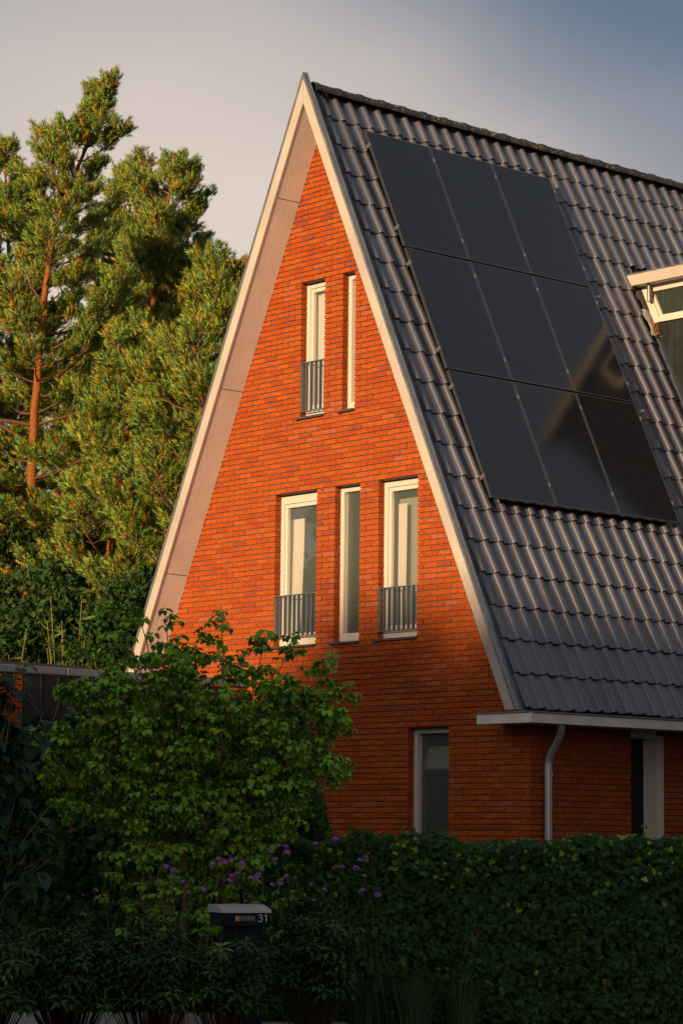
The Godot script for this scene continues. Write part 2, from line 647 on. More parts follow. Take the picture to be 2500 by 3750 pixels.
func build_house() -> void:
	var house := thing("brick_house", "tall red brick gable house with steep dark tiled roof and cream trim", "house")
	# ---- gable wall: mortar bed with the bricks set proud of it
	var mort := MB.new()
	var bricks := []
	var c0 := int(floor(-YO / CH))
	var top := int(ceil((10.25 - YO) / CH))
	for c in range(c0, top):
		var y0 := YO + c * CH
		var y1 := minf(y0 + CH, 10.233)
		if y1 <= y0:
			continue
		var w0 := minf((10.234 - y0) / M, XC)
		var w1 := minf((10.234 - y1) / M, XC)
		for sp in open_spans(c, -w0, w0):
			var a0: float = sp[0]
			var a1: float = sp[1]
			var b0 := a0 if sp[2] else -w1
			var b1 := a1 if sp[3] else w1
			if a0 < -1.36 and y1 < 3.3 and a1 < -1.36:
				continue
			var ja := 0.009 if sp[2] else 0.0
			var jb := 0.009 if sp[3] else 0.0
			mort.prism(PackedVector2Array([Vector2(a0 + ja, y0), Vector2(minf(a1 - jb, XC - 0.018), y0), Vector2(minf(b1 - jb, XC - 0.018), y1), Vector2(b0 + ja, y1)]), -0.092, -0.016)
			if c < -80:
				continue
			# running bond; at a jamb whole and half bricks take turns
			var off := 0.0 if posmod(c, 2) == 0 else BL * 0.5
			var x := a0
			var lim := a1
			if not sp[2]:
				x = floor((a0 - off) / BL) * BL + off
			else:
				if posmod(c, 2) == 1:
					var hw := BL * 0.5
					var wd := minf(hw, lim - x) - 0.0145
					bricks.append([Transform3D(Basis.IDENTITY, Vector3(x, y0 + 0.0063, 0)), wd, brick_tone(Vector2(x, y0))])
					x += hw
			while x < lim - 0.012:
				var e := minf(x + BL, lim)
				if lim - e < 0.055 and lim - e > 0.0:
					e = lim
				var xs := maxf(x, a0)
				var wd := e - xs - (0.0085 if e < lim - 0.001 or not sp[3] else 0.0)
				if not sp[3] and absf(a1 - XC) < 0.001 and e >= lim - 0.001:
					wd = e - xs
				if wd > 0.015:
					var tw := rnd(-0.004, 0.004)
					bricks.append([Transform3D(Basis(Vector3(0, 0, 1), tw), Vector3(xs, y0 + 0.0063 + rnd(-0.001, 0.001), rnd(-0.0015, 0.002))), wd, brick_tone(Vector2(x, y0))])
				x = e
	var gable := kid("gable_wall", mort.mesh(mats.mortar), house)
	# brick returns inside the reveals
	var ret := Basis(Vector3.UP, PI / 2)
	for w in WINS:
		for c in range(w[4], w[3]):
			if c < -80:
				continue
			for s in 2:
				var y0: float = YO + c * CH + 0.0063
				if s == 0:
					bricks.append([Transform3D(Basis(Vector3(0, 0, -1), Vector3.UP, Vector3(1, 0, 0)), Vector3(w[1] - 0.0005, y0, -0.004)), 0.0935, brick_tone()])
				else:
					bricks.append([Transform3D(Basis(Vector3(0, 0, 1), Vector3.UP, Vector3(-1, 0, 0)), Vector3(w[2] + 0.0005, y0, -0.0975)), 0.0935, brick_tone()])
	lay_bricks(bricks, 300, gable)
	# ---- side wall under the eaves, x = XC
	var sm := MB.new()
	var sb := []
	var side := Basis(Vector3(0, 0, -1), Vector3.UP, Vector3(1, 0, 0))
	var spans := [[0.0, 1.594], [2.141, LEN]]
	for sp in spans:
		sm.box(Vector3(XC - 0.058, 1.425, -(sp[0] + sp[1]) * 0.5 - (0.046 if sp[0] == 0.0 else 0.0)), Vector3(0.084, 2.85, sp[1] - sp[0] - (0.092 if sp[0] == 0.0 else 0.0)))
	for c in range(-80, -44):
		var y0 := YO + c * CH
		for sp in spans:
			var z: float = sp[0]
			var first := true
			while z < sp[1] - 0.02 and z < 5.0:
				var wd := BL * (0.5 if first and posmod(c, 2) == 0 else 1.0)
				first = false
				var e := minf(z + wd, sp[1])
				sb.append([Transform3D(side, Vector3(XC, y0 + 0.0063, -z - 0.001)), e - z - 0.0145, brick_tone()])
				z = e
	for c in range(-80, -44):
		sb.append([Transform3D(Basis(Vector3(-1, 0, 0), Vector3.UP, Vector3(0, 0, -1)), Vector3(XC - 0.002, YO + c * CH + 0.0063, -1.594)), 0.095, 3])
	var sidewall := kid("side_wall", sm.mesh(mats.mortar), house)
	lay_bricks(sb, 0, sidewall)
	# door recess
	var door := part_root("door", house)
	var dl := MB.new()
	dl.box(Vector3(XC - 0.14, 1.4, -1.8), Vector3(0.04, 2.7, 0.5), 0.003)
	kid("door_leaf", dl.mesh(mats.door_dark), door)
	var df := MB.new()
	df.box(Vector3(XC - 0.075, 1.39, -2.081), Vector3(0.14, 2.76, 0.118), 0.004)
	df.box(Vector3(XC - 0.075, 2.775, -1.808), Vector3(0.14, 0.09, 0.428), 0.004)
	df.box(Vector3(XC - 0.135, 1.39, -1.975), Vector3(0.05, 2.68, 0.09), 0.004)
	kid("door_frame", df.mesh(mats.frame_paint), door)
	# rest of the shell, out of sight: rear gable, left wall, floor
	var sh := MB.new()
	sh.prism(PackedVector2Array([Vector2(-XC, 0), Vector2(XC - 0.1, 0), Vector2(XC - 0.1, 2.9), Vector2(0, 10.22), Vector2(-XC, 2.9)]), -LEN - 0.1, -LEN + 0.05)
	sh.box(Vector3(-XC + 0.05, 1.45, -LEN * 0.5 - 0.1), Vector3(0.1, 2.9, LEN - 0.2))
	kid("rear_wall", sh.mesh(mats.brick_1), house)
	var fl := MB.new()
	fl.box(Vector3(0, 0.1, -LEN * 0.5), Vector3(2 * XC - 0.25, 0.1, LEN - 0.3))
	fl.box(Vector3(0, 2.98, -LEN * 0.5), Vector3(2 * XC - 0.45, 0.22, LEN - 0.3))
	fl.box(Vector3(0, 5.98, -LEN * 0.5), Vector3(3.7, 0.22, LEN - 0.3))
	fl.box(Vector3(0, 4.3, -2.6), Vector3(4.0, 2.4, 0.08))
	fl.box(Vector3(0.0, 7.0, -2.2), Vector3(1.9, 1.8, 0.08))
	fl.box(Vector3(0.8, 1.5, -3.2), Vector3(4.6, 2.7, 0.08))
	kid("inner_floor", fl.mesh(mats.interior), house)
	build_windows(house)
	build_railings(house)
	build_roof(house)
	build_gutter(house)
	build_dormer(house)


func build_windows(house: Node) -> void:
	for w in WINS:
		var xl: float = w[1]
		var xr: float = w[2]
		var y1: float = YO + w[3] * CH
		var y0: float = YO + w[4] * CH
		var wn := part_root("window", house)
		var sash: bool = w[0] in ["upper", "mid_left", "mid_right"]
		var fr := MB.new()
		var fw := 0.052
		var zf := -0.0985
		var d := 0.075
		var zc := zf - d * 0.5
		var L := xl - 0.012
		var R := xr + 0.03
		var head := 0.105 if w[0] == "mid_left" else 0.075 if w[0] == "mid_right" else 0.06
		fr.box(Vector3(L + (fw + 0.012) * 0.5, (y0 + y1) * 0.5, zc), Vector3(fw + 0.012, y1 - y0 + 0.02, d), 0.004)
		fr.box(Vector3(R - (fw + 0.03) * 0.5, (y0 + y1) * 0.5, zc), Vector3(fw + 0.03, y1 - y0 + 0.02, d), 0.004)
		fr.box(Vector3((xl + xr) * 0.5, y1 - head * 0.5 - 0.004, zc - 0.001), Vector3(xr - xl - 2 * fw + 0.004, head, d - 0.003), 0.004)
		fr.box(Vector3((xl + xr) * 0.5, y0 + 0.055, zc - 0.001), Vector3(xr - xl - 2 * fw + 0.004, 0.11, d - 0.003), 0.004)
		kid("frame", fr.mesh(mats.frame_paint), wn)
		var gx0 := xl + fw
		var gx1 := xr - fw
		var gy0 := y0 + 0.11
		var gy1 := y1 - head - 0.004
		var zg := zf - 0.05
		if sash:
			var sa := MB.new()
			var sw := 0.045
			var zs := zf - 0.036
			sa.box(Vector3(gx0 + sw * 0.5 + 0.003, (gy0 + gy1) * 0.5, zs), Vector3(sw, gy1 - gy0 - 0.006, 0.05), 0.005)
			sa.box(Vector3(gx1 - sw * 0.5 - 0.003, (gy0 + gy1) * 0.5, zs), Vector3(sw, gy1 - gy0 - 0.006, 0.05), 0.005)
			sa.box(Vector3((gx0 + gx1) * 0.5, gy1 - sw * 0.5 - 0.003, zs - 0.001), Vector3(gx1 - gx0 - 2 * sw - 0.004, sw, 0.046), 0.005)
			sa.box(Vector3((gx0 + gx1) * 0.5, gy0 + sw * 0.5 + 0.003, zs - 0.001), Vector3(gx1 - gx0 - 2 * sw - 0.004, sw, 0.046), 0.005)
			kid("sash", sa.mesh(mats.frame_paint), wn)
			gx0 += sw + 0.001
			gx1 -= sw + 0.001
			gy0 += sw
			gy1 -= sw
		var gm := MB.new()
		gm.quad(Vector3(gx0 - 0.004, gy0 - 0.004, zg), Vector3(gx1 + 0.004, gy0 - 0.004, zg), Vector3(gx1 + 0.004, gy1 + 0.004, zg), Vector3(gx0 - 0.004, gy1 + 0.004, zg), Vector3(0, 0, 1))
		kid("pane", gm.mesh(mats.glass), wn)
		var g2 := MB.new()
		g2.quad(Vector3(gx0 - 0.004, gy0 - 0.004, zg - 0.018), Vector3(gx1 + 0.004, gy0 - 0.004, zg - 0.018), Vector3(gx1 + 0.004, gy1 + 0.004, zg - 0.018), Vector3(gx0 - 0.004, gy1 + 0.004, zg - 0.018), Vector3(0, 0, 1))
		kid("pane", g2.mesh(mats.glass), wn)
		var li := MB.new()
		li.box(Vector3((xl + xr) * 0.5, y1 - 0.003, -0.05), Vector3(xr - xl + 0.002, 0.006, 0.094))
		kid("lintel", li.mesh(mats.lintel_steel), wn)
		var si := MB.new()
		si.box(Vector3((xl + xr) * 0.5, y0 - 0.004, -0.027), Vector3(xr - xl + 0.012, 0.026, 0.142), 0.003, Basis(Vector3.RIGHT, 0.07))
		si.box(Vector3(xl - 0.02, y0 - 0.0145, 0.027), Vector3(0.05, 0.026, 0.034), 0.003, Basis(Vector3.RIGHT, 0.07))
		kid("sill", si.mesh(mats.sill_stone), wn)


func build_railings(house: Node) -> void:
	# french balcony railings bolted between the jambs: thin flat bars set edge on
	for q in [["upper", 5, 6.586, 7.181], ["mid_left", 9, 3.942, 4.438], ["mid_right", 8, 3.917, 4.415]]:
		var w: Array
		for k in WINS:
			if k[0] == q[0]:
				w = k
		var rl := part_root("railing", house)
		var xl: float = w[1] + 0.004
		var xr: float = w[2] - 0.004
		var rails := MB.new()
		rails.box(Vector3((xl + xr) * 0.5, q[3] - 0.005, -0.03), Vector3(xr - xl, 0.010, 0.05), 0.002)
		kid("rail", rails.mesh(mats.steel_dark), rl)
		var low := MB.new()
		low.box(Vector3((xl + xr) * 0.5, q[2] + 0.005, -0.03), Vector3(xr - xl, 0.010, 0.05), 0.002)
		kid("rail", low.mesh(mats.steel_dark), rl)
		for i in q[1] + 1:
			var x := lerpf(xl + 0.005, xr - 0.005, float(i) / q[1])
			var bm := MB.new()
			bm.box(Vector3(x, (q[2] + q[3]) * 0.5, -0.03), Vector3(0.009, q[3] - q[2] - 0.021, 0.046), 0.002)
			kid("bar", bm.mesh(mats.steel_dark), rl)
		for h in [0.25, 0.78]:
			var bo := MB.new()
			bo.tube([Vector3(xl + 0.008, lerpf(q[2], q[3], h), -0.03), Vector3(xl + 0.02, lerpf(q[2], q[3], h), -0.03)], [0.008, 0.006], 6)
			kid("bolt", bo.mesh(mats.clamp_metal), rl)


func tile_mesh(length: float, drop: float) -> MB:
	# one single-roll tile; local x runs down the slope to 0 at its nose, z across to -width
	var m := MB.new()
	var pr := [[0.004, -0.05], [0.0, -0.030], [-0.010, -0.012], [-0.026, -0.002], [-0.045, 0.0], [-0.064, -0.004], [-0.080, -0.016], [-0.092, -0.034], [-0.097, -0.044], [-0.102, -0.0465], [-0.110, -0.0435], [-0.150, -0.045], [-0.195, -0.043], [-0.217, -0.037], [-0.229, -0.026]]
	var nn := []
	for i in pr.size():
		var a: Array = pr[maxi(i - 1, 0)]
		var b: Array = pr[mini(i + 1, pr.size() - 1)]
		var dz: float = b[0] - a[0]
		var dy: float = b[1] - a[1]
		nn.append(Vector3(0, -dz, dy).normalized())
	var th := 0.036
	for i in pr.size() - 1:
		var a: Array = pr[i]
		var b: Array = pr[i + 1]
		var lo_a := Vector3(0, a[1], a[0])
		var lo_b := Vector3(0, b[1], b[0])
		# a rounded nose: the last 8 mm bend down
		var no_a := Vector3(0.006, a[1] - 0.006, a[0])
		var no_b := Vector3(0.006, b[1] - 0.006, b[0])
		var up_a := Vector3(-length, a[1] - drop, a[0])
		var up_b := Vector3(-length, b[1] - drop, b[0])
		m.tri3(up_a, lo_a, lo_b, nn[i], nn[i], nn[i + 1])
		m.tri3(up_a, lo_b, up_b, nn[i], nn[i + 1], nn[i + 1])
		var e := Vector3(0.7, 0, 0)
		m.tri3(lo_a, no_a, no_b, nn[i], (nn[i] + e).normalized(), (nn[i + 1] + e).normalized())
		m.tri3(lo_a, no_b, lo_b, nn[i], (nn[i + 1] + e).normalized(), nn[i + 1])
		m.quad(no_a, no_b, no_b - Vector3(0.003, th, 0), no_a - Vector3(0.003, th, 0), Vector3(1, -0.2, 0))
	# left flank of the roll
	m.quad(Vector3(0, -0.05, 0.004), Vector3(0, -0.07, 0.004), Vector3(-length, -0.07 - drop, 0.004), Vector3(-length, -0.05 - drop, 0.004), Vector3(0, 0, 1))
	return m


func build_roof(house: Node) -> void:
	var deck := MB.new()
	# right and left slabs over the house, then the overhang behind the barge boards
	for s in [-1.0, 1.0]:
		var yb := 2.93 if s > 0 else 2.85
		var tf := Transform3D(Basis(Vector3(s, 0, 0), Vector3.UP, Vector3(0, 0, 1)), Vector3.ZERO)
		var slab := PackedVector2Array([Vector2(0, 10.236), Vector2(0, 10.248), Vector2((10.248 - yb) / M, yb), Vector2((10.236 - yb) / M, yb)])
		deck.prism(slab, -LEN - 0.2, -0.001, tf)
		var yc := 2.96 if s > 0 else 3.30
		var over := PackedVector2Array([Vector2(0, 10.234), Vector2(0, 10.247), Vector2((10.247 - yc) / M, yc), Vector2((10.234 - yc) / M, yc)])
		deck.prism(over, 0.0, BZ - 0.03, tf)
	# plain covering on the far slope
	var far := PackedVector2Array([Vector2(0, 10.31), Vector2(0, 10.42), Vector2(-(10.42 - 2.8) / M, 2.8), Vector2(-(10.31 - 2.8) / M, 2.8)])
	deck.prism(far, -LEN - 0.2, 0.15)
	var roof := kid("roof", deck.mesh(mats.roof_deck), house)
	# ---- tiles
	var tm := tile_mesh(0.47, 0.034)
	var meshes := []
	for i in 4:
		meshes.append(tm.mesh(mats["tile_%d" % i]))
	var frame := Basis(T, N, Vector3(0, 0, 1))
	var list := []
	var eye := Vector3(21.856, 1.6, 19.3523)
	var cols := int((LEN + 0.1) / 0.227)
	for r in 20:
		var s := 0.446 + r * 0.4081
		for k in cols:
			var z := 0.160 - k * 0.227
			var o := rp(s, 0.0, z)
			var mid := rp(s - 0.2, 0.0, z - 0.11)
			if mid.z < -4.55 and mid.y < 8.76 and mid.y > 3.15 and mid.z > -7.9:
				continue
			# hidden well inside the field of solar panels
			if mid.z < -0.75 and mid.z > -3.0 and mid.y < 9.55 and mid.y > 5.75:
				continue
			var bs := frame * Basis(Vector3(0, 0, 1), rnd(-0.004, 0.004)) * Basis(Vector3.RIGHT, rnd(-0.006, 0.006))
			list.append([Transform3D(bs, o + N * rnd(-0.002, 0.004) + T * rnd(-0.007, 0.007)), rng.randi() % 4, mid.distance_to(eye)])
	list.sort_custom(func(p, q): return p[2] < q[2])
	var rest := []
	for i in 4:
		rest.append(MB.new())
	for i in list.size():
		if i < 300:
			obj("roof_tile" if i == 0 else "roof_tile_%03d" % i, meshes[list[i][1]], roof, list[i][0])
		else:
			(rest[list[i][1]] as MB).append(tm, list[i][0])
	var am := ArrayMesh.new()
	for i in 4:
		if (rest[i] as MB).v.size():
			am.add_surface_from_arrays(Mesh.PRIMITIVE_TRIANGLES, (rest[i] as MB).arrays())
			am.surface_set_material(am.get_surface_count() - 1, mats["tile_%d" % i])
	var ro := obj("roof_tiling", am, roof)
	ro.set_meta("kind", "stuff")
	# ---- ridge tiles
	var rm := MB.new()
	var pl := 0.352
	var prof := []
	for i in 11:
		var a := PI * i / 10.0 * 1.16 - 0.08 * PI
		prof.append(Vector3(cos(a), sin(a), 0))
	for i in 10:
		var ra := [[0.090, 0.0], [0.093, -0.05], [0.093, -0.07], [0.084, -0.075], [0.084, -0.40]]
		for j in 4:
			var r0: float = ra[j][0]
			var r1: float = ra[j + 1][0]
			rm.tri3(prof[i] * r0 + Vector3(0, 0, ra[j][1]), prof[i + 1] * r0 + Vector3(0, 0, ra[j][1]), prof[i + 1] * r1 + Vector3(0, 0, ra[j + 1][1]), prof[i], prof[i + 1], prof[i + 1])
			rm.tri3(prof[i] * r0 + Vector3(0, 0, ra[j][1]), prof[i + 1] * r1 + Vector3(0, 0, ra[j + 1][1]), prof[i] * r1 + Vector3(0, 0, ra[j + 1][1]), prof[i], prof[i + 1], prof[i])
		rm.quad(prof[i] * 0.090, prof[i + 1] * 0.090, prof[i + 1] * 0.075, prof[i] * 0.075, Vector3(0, 0, 1))
	var rmm := rm.mesh(mats.ridge_clay)
	for k in 28:
		var z := 0.255 - k * pl
		var bs := Basis(Vector3.RIGHT, -0.016 + rnd(-0.006, 0.006)) * Basis(Vector3(0, 0, 1), rnd(-0.02, 0.02))
		obj("ridge_tile" if k == 0 else "ridge_tile_%03d" % k, rmm, roof, Transform3D(bs * Basis.from_scale(Vector3(1, 1, -1)) * Basis.from_scale(Vector3(1, 1, -1)), Vector3(0, 10.372 + rnd(-0.004, 0.004), z)))
	# ---- moss on the upper noses and lichen on the ridge
	var blob := MB.new()
	var sp := []
	for i in 7:
		var a := TAU * i / 6
		sp.append(Vector3(cos(a), 0, sin(a)))
	for i in 6:
		blob.tri3(sp[i], sp[i + 1], Vector3(0, 0.6, 0), sp[i], sp[i + 1], Vector3.UP)
		blob.tri3(sp[i], sp[i + 1], Vector3(0, -0.5, 0), sp[i], sp[i + 1], Vector3.DOWN)
	var mt := []
	var mc := PackedColorArray()
	for i in 900:
		var r := int(pow(rng.randf(), 1.8) * 9)
		var z := rnd(-8.0, 0.12)
		var off := fposmod(0.16 - z, 0.227)
		var hh := -0.045 if off > 0.085 else -0.045 + 0.04 * sin(PI * off / 0.085)
		if off < 0.07 and rng.randf() < 0.6:
			continue
		var p := rp(0.446 + r * 0.4081 + rnd(-0.008, 0.012), hh + rnd(-0.016, 0.002), z)
		if p.z < -0.32 and p.z > -3.45 and p.y < 9.85:
			continue
		mt.append(Transform3D(frame * Basis.from_scale(Vector3(rnd(0.005, 0.012), rnd(0.004, 0.009), rnd(0.008, 0.03))), p))
		var k := rng.randf()
		mc.append(Color(0.11, 0.115, 0.018) if k < 0.6 else Color(0.20, 0.19, 0.05) if k < 0.85 else Color(0.05, 0.06, 0.015))
	for i in 520:
		var z := rnd(-9.0, 0.2)
		var dens := 0.25 + 0.75 * smoothstep(0.0, 1.5, -z) * (1.0 - smoothstep(3.0, 6.0, -z))
		if rng.randf() > dens:
			continue
		var a := rnd(-0.15, 1.0)
		mt.append(Transform3D(aim(Vector3(cos(a), sin(a), 0)) * Basis.from_scale(Vector3(rnd(0.003, 0.011), 0.003, rnd(0.003, 0.011))), Vector3(cos(a) * 0.087, 10.372 + sin(a) * 0.087, z)))
		mc.append(Color(0.42, 0.40, 0.30) if rng.randf() < 0.5 else Color(0.36, 0.32, 0.10))
	scatter("moss", blob.mesh(mats.moss), mt, mc, roof)
	# ---- barge boards in lengths, with open joints
	for s in [-1.0, 1.0]:
		var cuts := [10.60, 7.27, 4.392, 3.31] if s < 0 else [10.60, 7.322, 4.386, 2.955]
		for i in 3:
			var ya: float = cuts[i]
			var yb: float = cuts[i + 1] + (0.003 if i < 2 else 0.0)
			var sq := 0.06
			var poly: PackedVector2Array
			if i == 0:
				poly = PackedVector2Array([Vector2(0.0015, HI), Vector2(0.0015, HA), Vector2((HA - yb - sq) / M, yb + sq), Vector2((HI - yb + sq) / M, yb - sq)])
			elif i == 1:
				poly = PackedVector2Array([Vector2((HI - ya + sq) / M, ya - sq), Vector2((HA - ya - sq) / M, ya + sq), Vector2((HA - yb - sq) / M, yb + sq), Vector2((HI - yb + sq) / M, yb - sq)])
			else:
				poly = PackedVector2Array([Vector2((HI - ya + sq) / M, ya - sq), Vector2((HA - ya - sq) / M, ya + sq), Vector2((HA - yb) / M, yb), Vector2((HI - yb) / M, yb)])
			var bm := MB.new()
			bm.prism(poly, BZ - 0.026, BZ, Transform3D(Basis(Vector3(s, 0, 0), Vector3.UP, Vector3(0, 0, 1)), Vector3.ZERO))
			kid("barge_board", bm.mesh(mats.cream_paint), house)
		# drip lip on the inner edge
		var lp := MB.new()
		lp.prism(PackedVector2Array([Vector2(0.0, HS - 0.004), Vector2(0.0, HS + 0.02), Vector2((HS + 0.02 - cuts[3]) / M, cuts[3]), Vector2((HS - 0.004 - cuts[3]) / M, cuts[3])]), BZ - 0.05, BZ - 0.028, Transform3D(Basis(Vector3(s, 0, 0), Vector3.UP, Vector3(0, 0, 1)), Vector3.ZERO))
		kid("drip_lip", lp.mesh(mats.soffit_board), house)
		# soffit boards between wall and barge
		var sc := [10.192, 9.129, 6.961, 4.793, 3.32] if s < 0 else [10.192, 9.129, 6.961, 4.793, 2.97]
		for i in 4:
			var ya: float = sc[i] - (0.004 if i > 0 else 0.0)
			var yb: float = sc[i + 1] + 0.004
			var pm := MB.new()
			pm.prism(PackedVector2Array([Vector2((HS - ya) / M, ya), Vector2((HS + 0.02 - ya) / M, ya), Vector2((HS + 0.02 - yb) / M, yb), Vector2((HS - yb) / M, yb)]), 0.003, BZ - 0.052, Transform3D(Basis(Vector3(s, 0, 0), Vector3.UP, Vector3(0, 0, 1)), Vector3.ZERO))
			kid("soffit_board", pm.mesh(mats.soffit_board), house)
		# zinc verge cap and, behind it, the sunk verge channel
		var zb := 2.955 if s > 0 else 3.31
		var zc := MB.new()
		var tf := Transform3D(Basis(Vector3(s, 0, 0), Vector3.UP, Vector3(0, 0, 1)), Vector3.ZERO)
		var cap := PackedVector2Array([Vector2(0.0, HA + 0.004), Vector2(0.0, HA + 0.07), Vector2((HA + 0.07 - zb) / M, zb), Vector2((HA + 0.004 - zb) / M, zb)])
		zc.prism(cap, BZ - 0.052, BZ + 0.010, tf)
		var up := PackedVector2Array([Vector2(0.0, HA - 0.16), Vector2(0.0, HA + 0.085), Vector2((HA + 0.085 - zb) / M, zb), Vector2((HA - 0.16 - zb) / M, zb)])
		zc.prism(up, BZ - 0.060, BZ - 0.0525, tf)
		kid("verge_cap", zc.mesh(mats.zinc), house)
		var ch := MB.new()
		var low := PackedVector2Array([Vector2(0.0, HA - 0.172), Vector2(0.0, HA - 0.16), Vector2((HA - 0.16 - zb) / M, zb), Vector2((HA - 0.172 - zb) / M, zb)])
		ch.prism(low, 0.12, BZ - 0.061, tf)
		kid("verge_channel", ch.mesh(mats.zinc_dark), house)


func build_gutter(house: Node) -> void:
	var gx := 3.714
	var gz := BZ + 0.004
	var y0 := 2.812
	var y1 := 2.915
	var f := MB.new()
	f.box(Vector3((2.912 + gx) * 0.5 - 0.012, (y0 + y1) * 0.5, gz - 0.011), Vector3(gx - 2.912 - 0.024, y1 - y0, 0.022), 0.003)
	kid("gutter_fascia", f.mesh(mats.gutter_paint), house)
	var s := MB.new()
	s.box(Vector3(gx - 0.011, (y0 + y1) * 0.5, (gz - 0.013 - 2.36) * 0.5), Vector3(0.022, y1 - y0, gz - 0.013 + 2.36), 0.003)
	kid("gutter_fascia", s.mesh(mats.gutter_paint), house)
	var s2 := MB.new()
	s2.box(Vector3(gx - 0.011, (y0 + y1) * 0.5, (-2.364 - LEN) * 0.5), Vector3(0.022, y1 - y0, LEN - 2.364), 0.003)
	kid("gutter_fascia", s2.mesh(mats.gutter_paint), house)
	var e := MB.new()
	e.box(Vector3(gx - 0.0105, (y0 + y1) * 0.5, gz + 0.0), Vector3(0.028, y1 - y0 + 0.004, 0.03), 0.004)
	kid("corner_trim", e.mesh(mats.gutter_paint), house)
	# end cheek by the wall, underside and zinc lining
	var u := MB.new()
	u.box(Vector3((2.915 + gx) * 0.5 - 0.02, y0 + 0.012, (gz + 0.0) * 0.5 - 0.01), Vector3(gx - 2.915 - 0.05, 0.016, gz - 0.03))
	u.box(Vector3((XC + gx) * 0.5 - 0.01, y0 + 0.012, -LEN * 0.5), Vector3(gx - XC - 0.03, 0.016, LEN - 0.02))
	u.box(Vector3(2.922, (y0 + y1) * 0.5, gz * 0.5 - 0.01), Vector3(0.016, y1 - y0 - 0.01, gz - 0.03))
	kid("eaves_board", u.mesh(mats.soffit_board), house)
	var z := MB.new()
	z.box(Vector3((2.89 + gx) * 0.5, y1 + 0.009, gz + 0.002), Vector3(gx - 2.89 + 0.024, 0.016, 0.022), 0.005)
	z.box(Vector3(gx + 0.002, y1 + 0.009, (gz - 0.011 - LEN) * 0.5), Vector3(0.022, 0.016, LEN + gz - 0.013), 0.005)
	z.box(Vector3((XC + gx) * 0.5 + 0.0, y1 - 0.03, -LEN * 0.5 + 0.15), Vector3(gx - XC - 0.03, 0.01, LEN + 0.3))
	z.box(Vector3((2.93 + XC) * 0.5, y1 + 0.012, gz * 0.5), Vector3(XC - 2.93, 0.008, gz - 0.026))
	kid("gutter_lining", z.mesh(mats.zinc), house)
	# lead soaker where barge and wall meet
	var k := MB.new()
	k.box(Vector3(3.22, 2.99, 0.006), Vector3(0.12, 0.12, 0.006))
	kid("soaker", k.mesh(mats.zinc_dark), house)
	# downpipe with swan neck
	var p := MB.new()
	p.tube([Vector3(3.60, 2.83, -0.17), Vector3(3.60, 2.76, -0.17), Vector3(3.575, 2.70, -0.175), Vector3(3.53, 2.63, -0.18), Vector3(3.45, 2.53, -0.185), Vector3(3.412, 2.47, -0.19), Vector3(3.395, 2.40, -0.19), Vector3(3.395, 1.4, -0.19), Vector3(3.395, 0.0, -0.19)], [0.04, 0.04, 0.04, 0.04, 0.04, 0.04, 0.04, 0.04, 0.04], 14)
	var pipe := kid("downpipe", p.mesh(mats.pipe_zinc), house)
	for y in [2.318, 2.302, 2.282]:
		var b := MB.new()
		b.tube([Vector3(3.395, y - 0.008, -0.19), Vector3(3.395, y - 0.003, -0.19), Vector3(3.395, y + 0.003, -0.19), Vector3(3.395, y + 0.008, -0.19)], [0.041, 0.0475, 0.0475, 0.041], 14)
		kid("pipe_collar", b.mesh(mats.pipe_zinc), pipe)


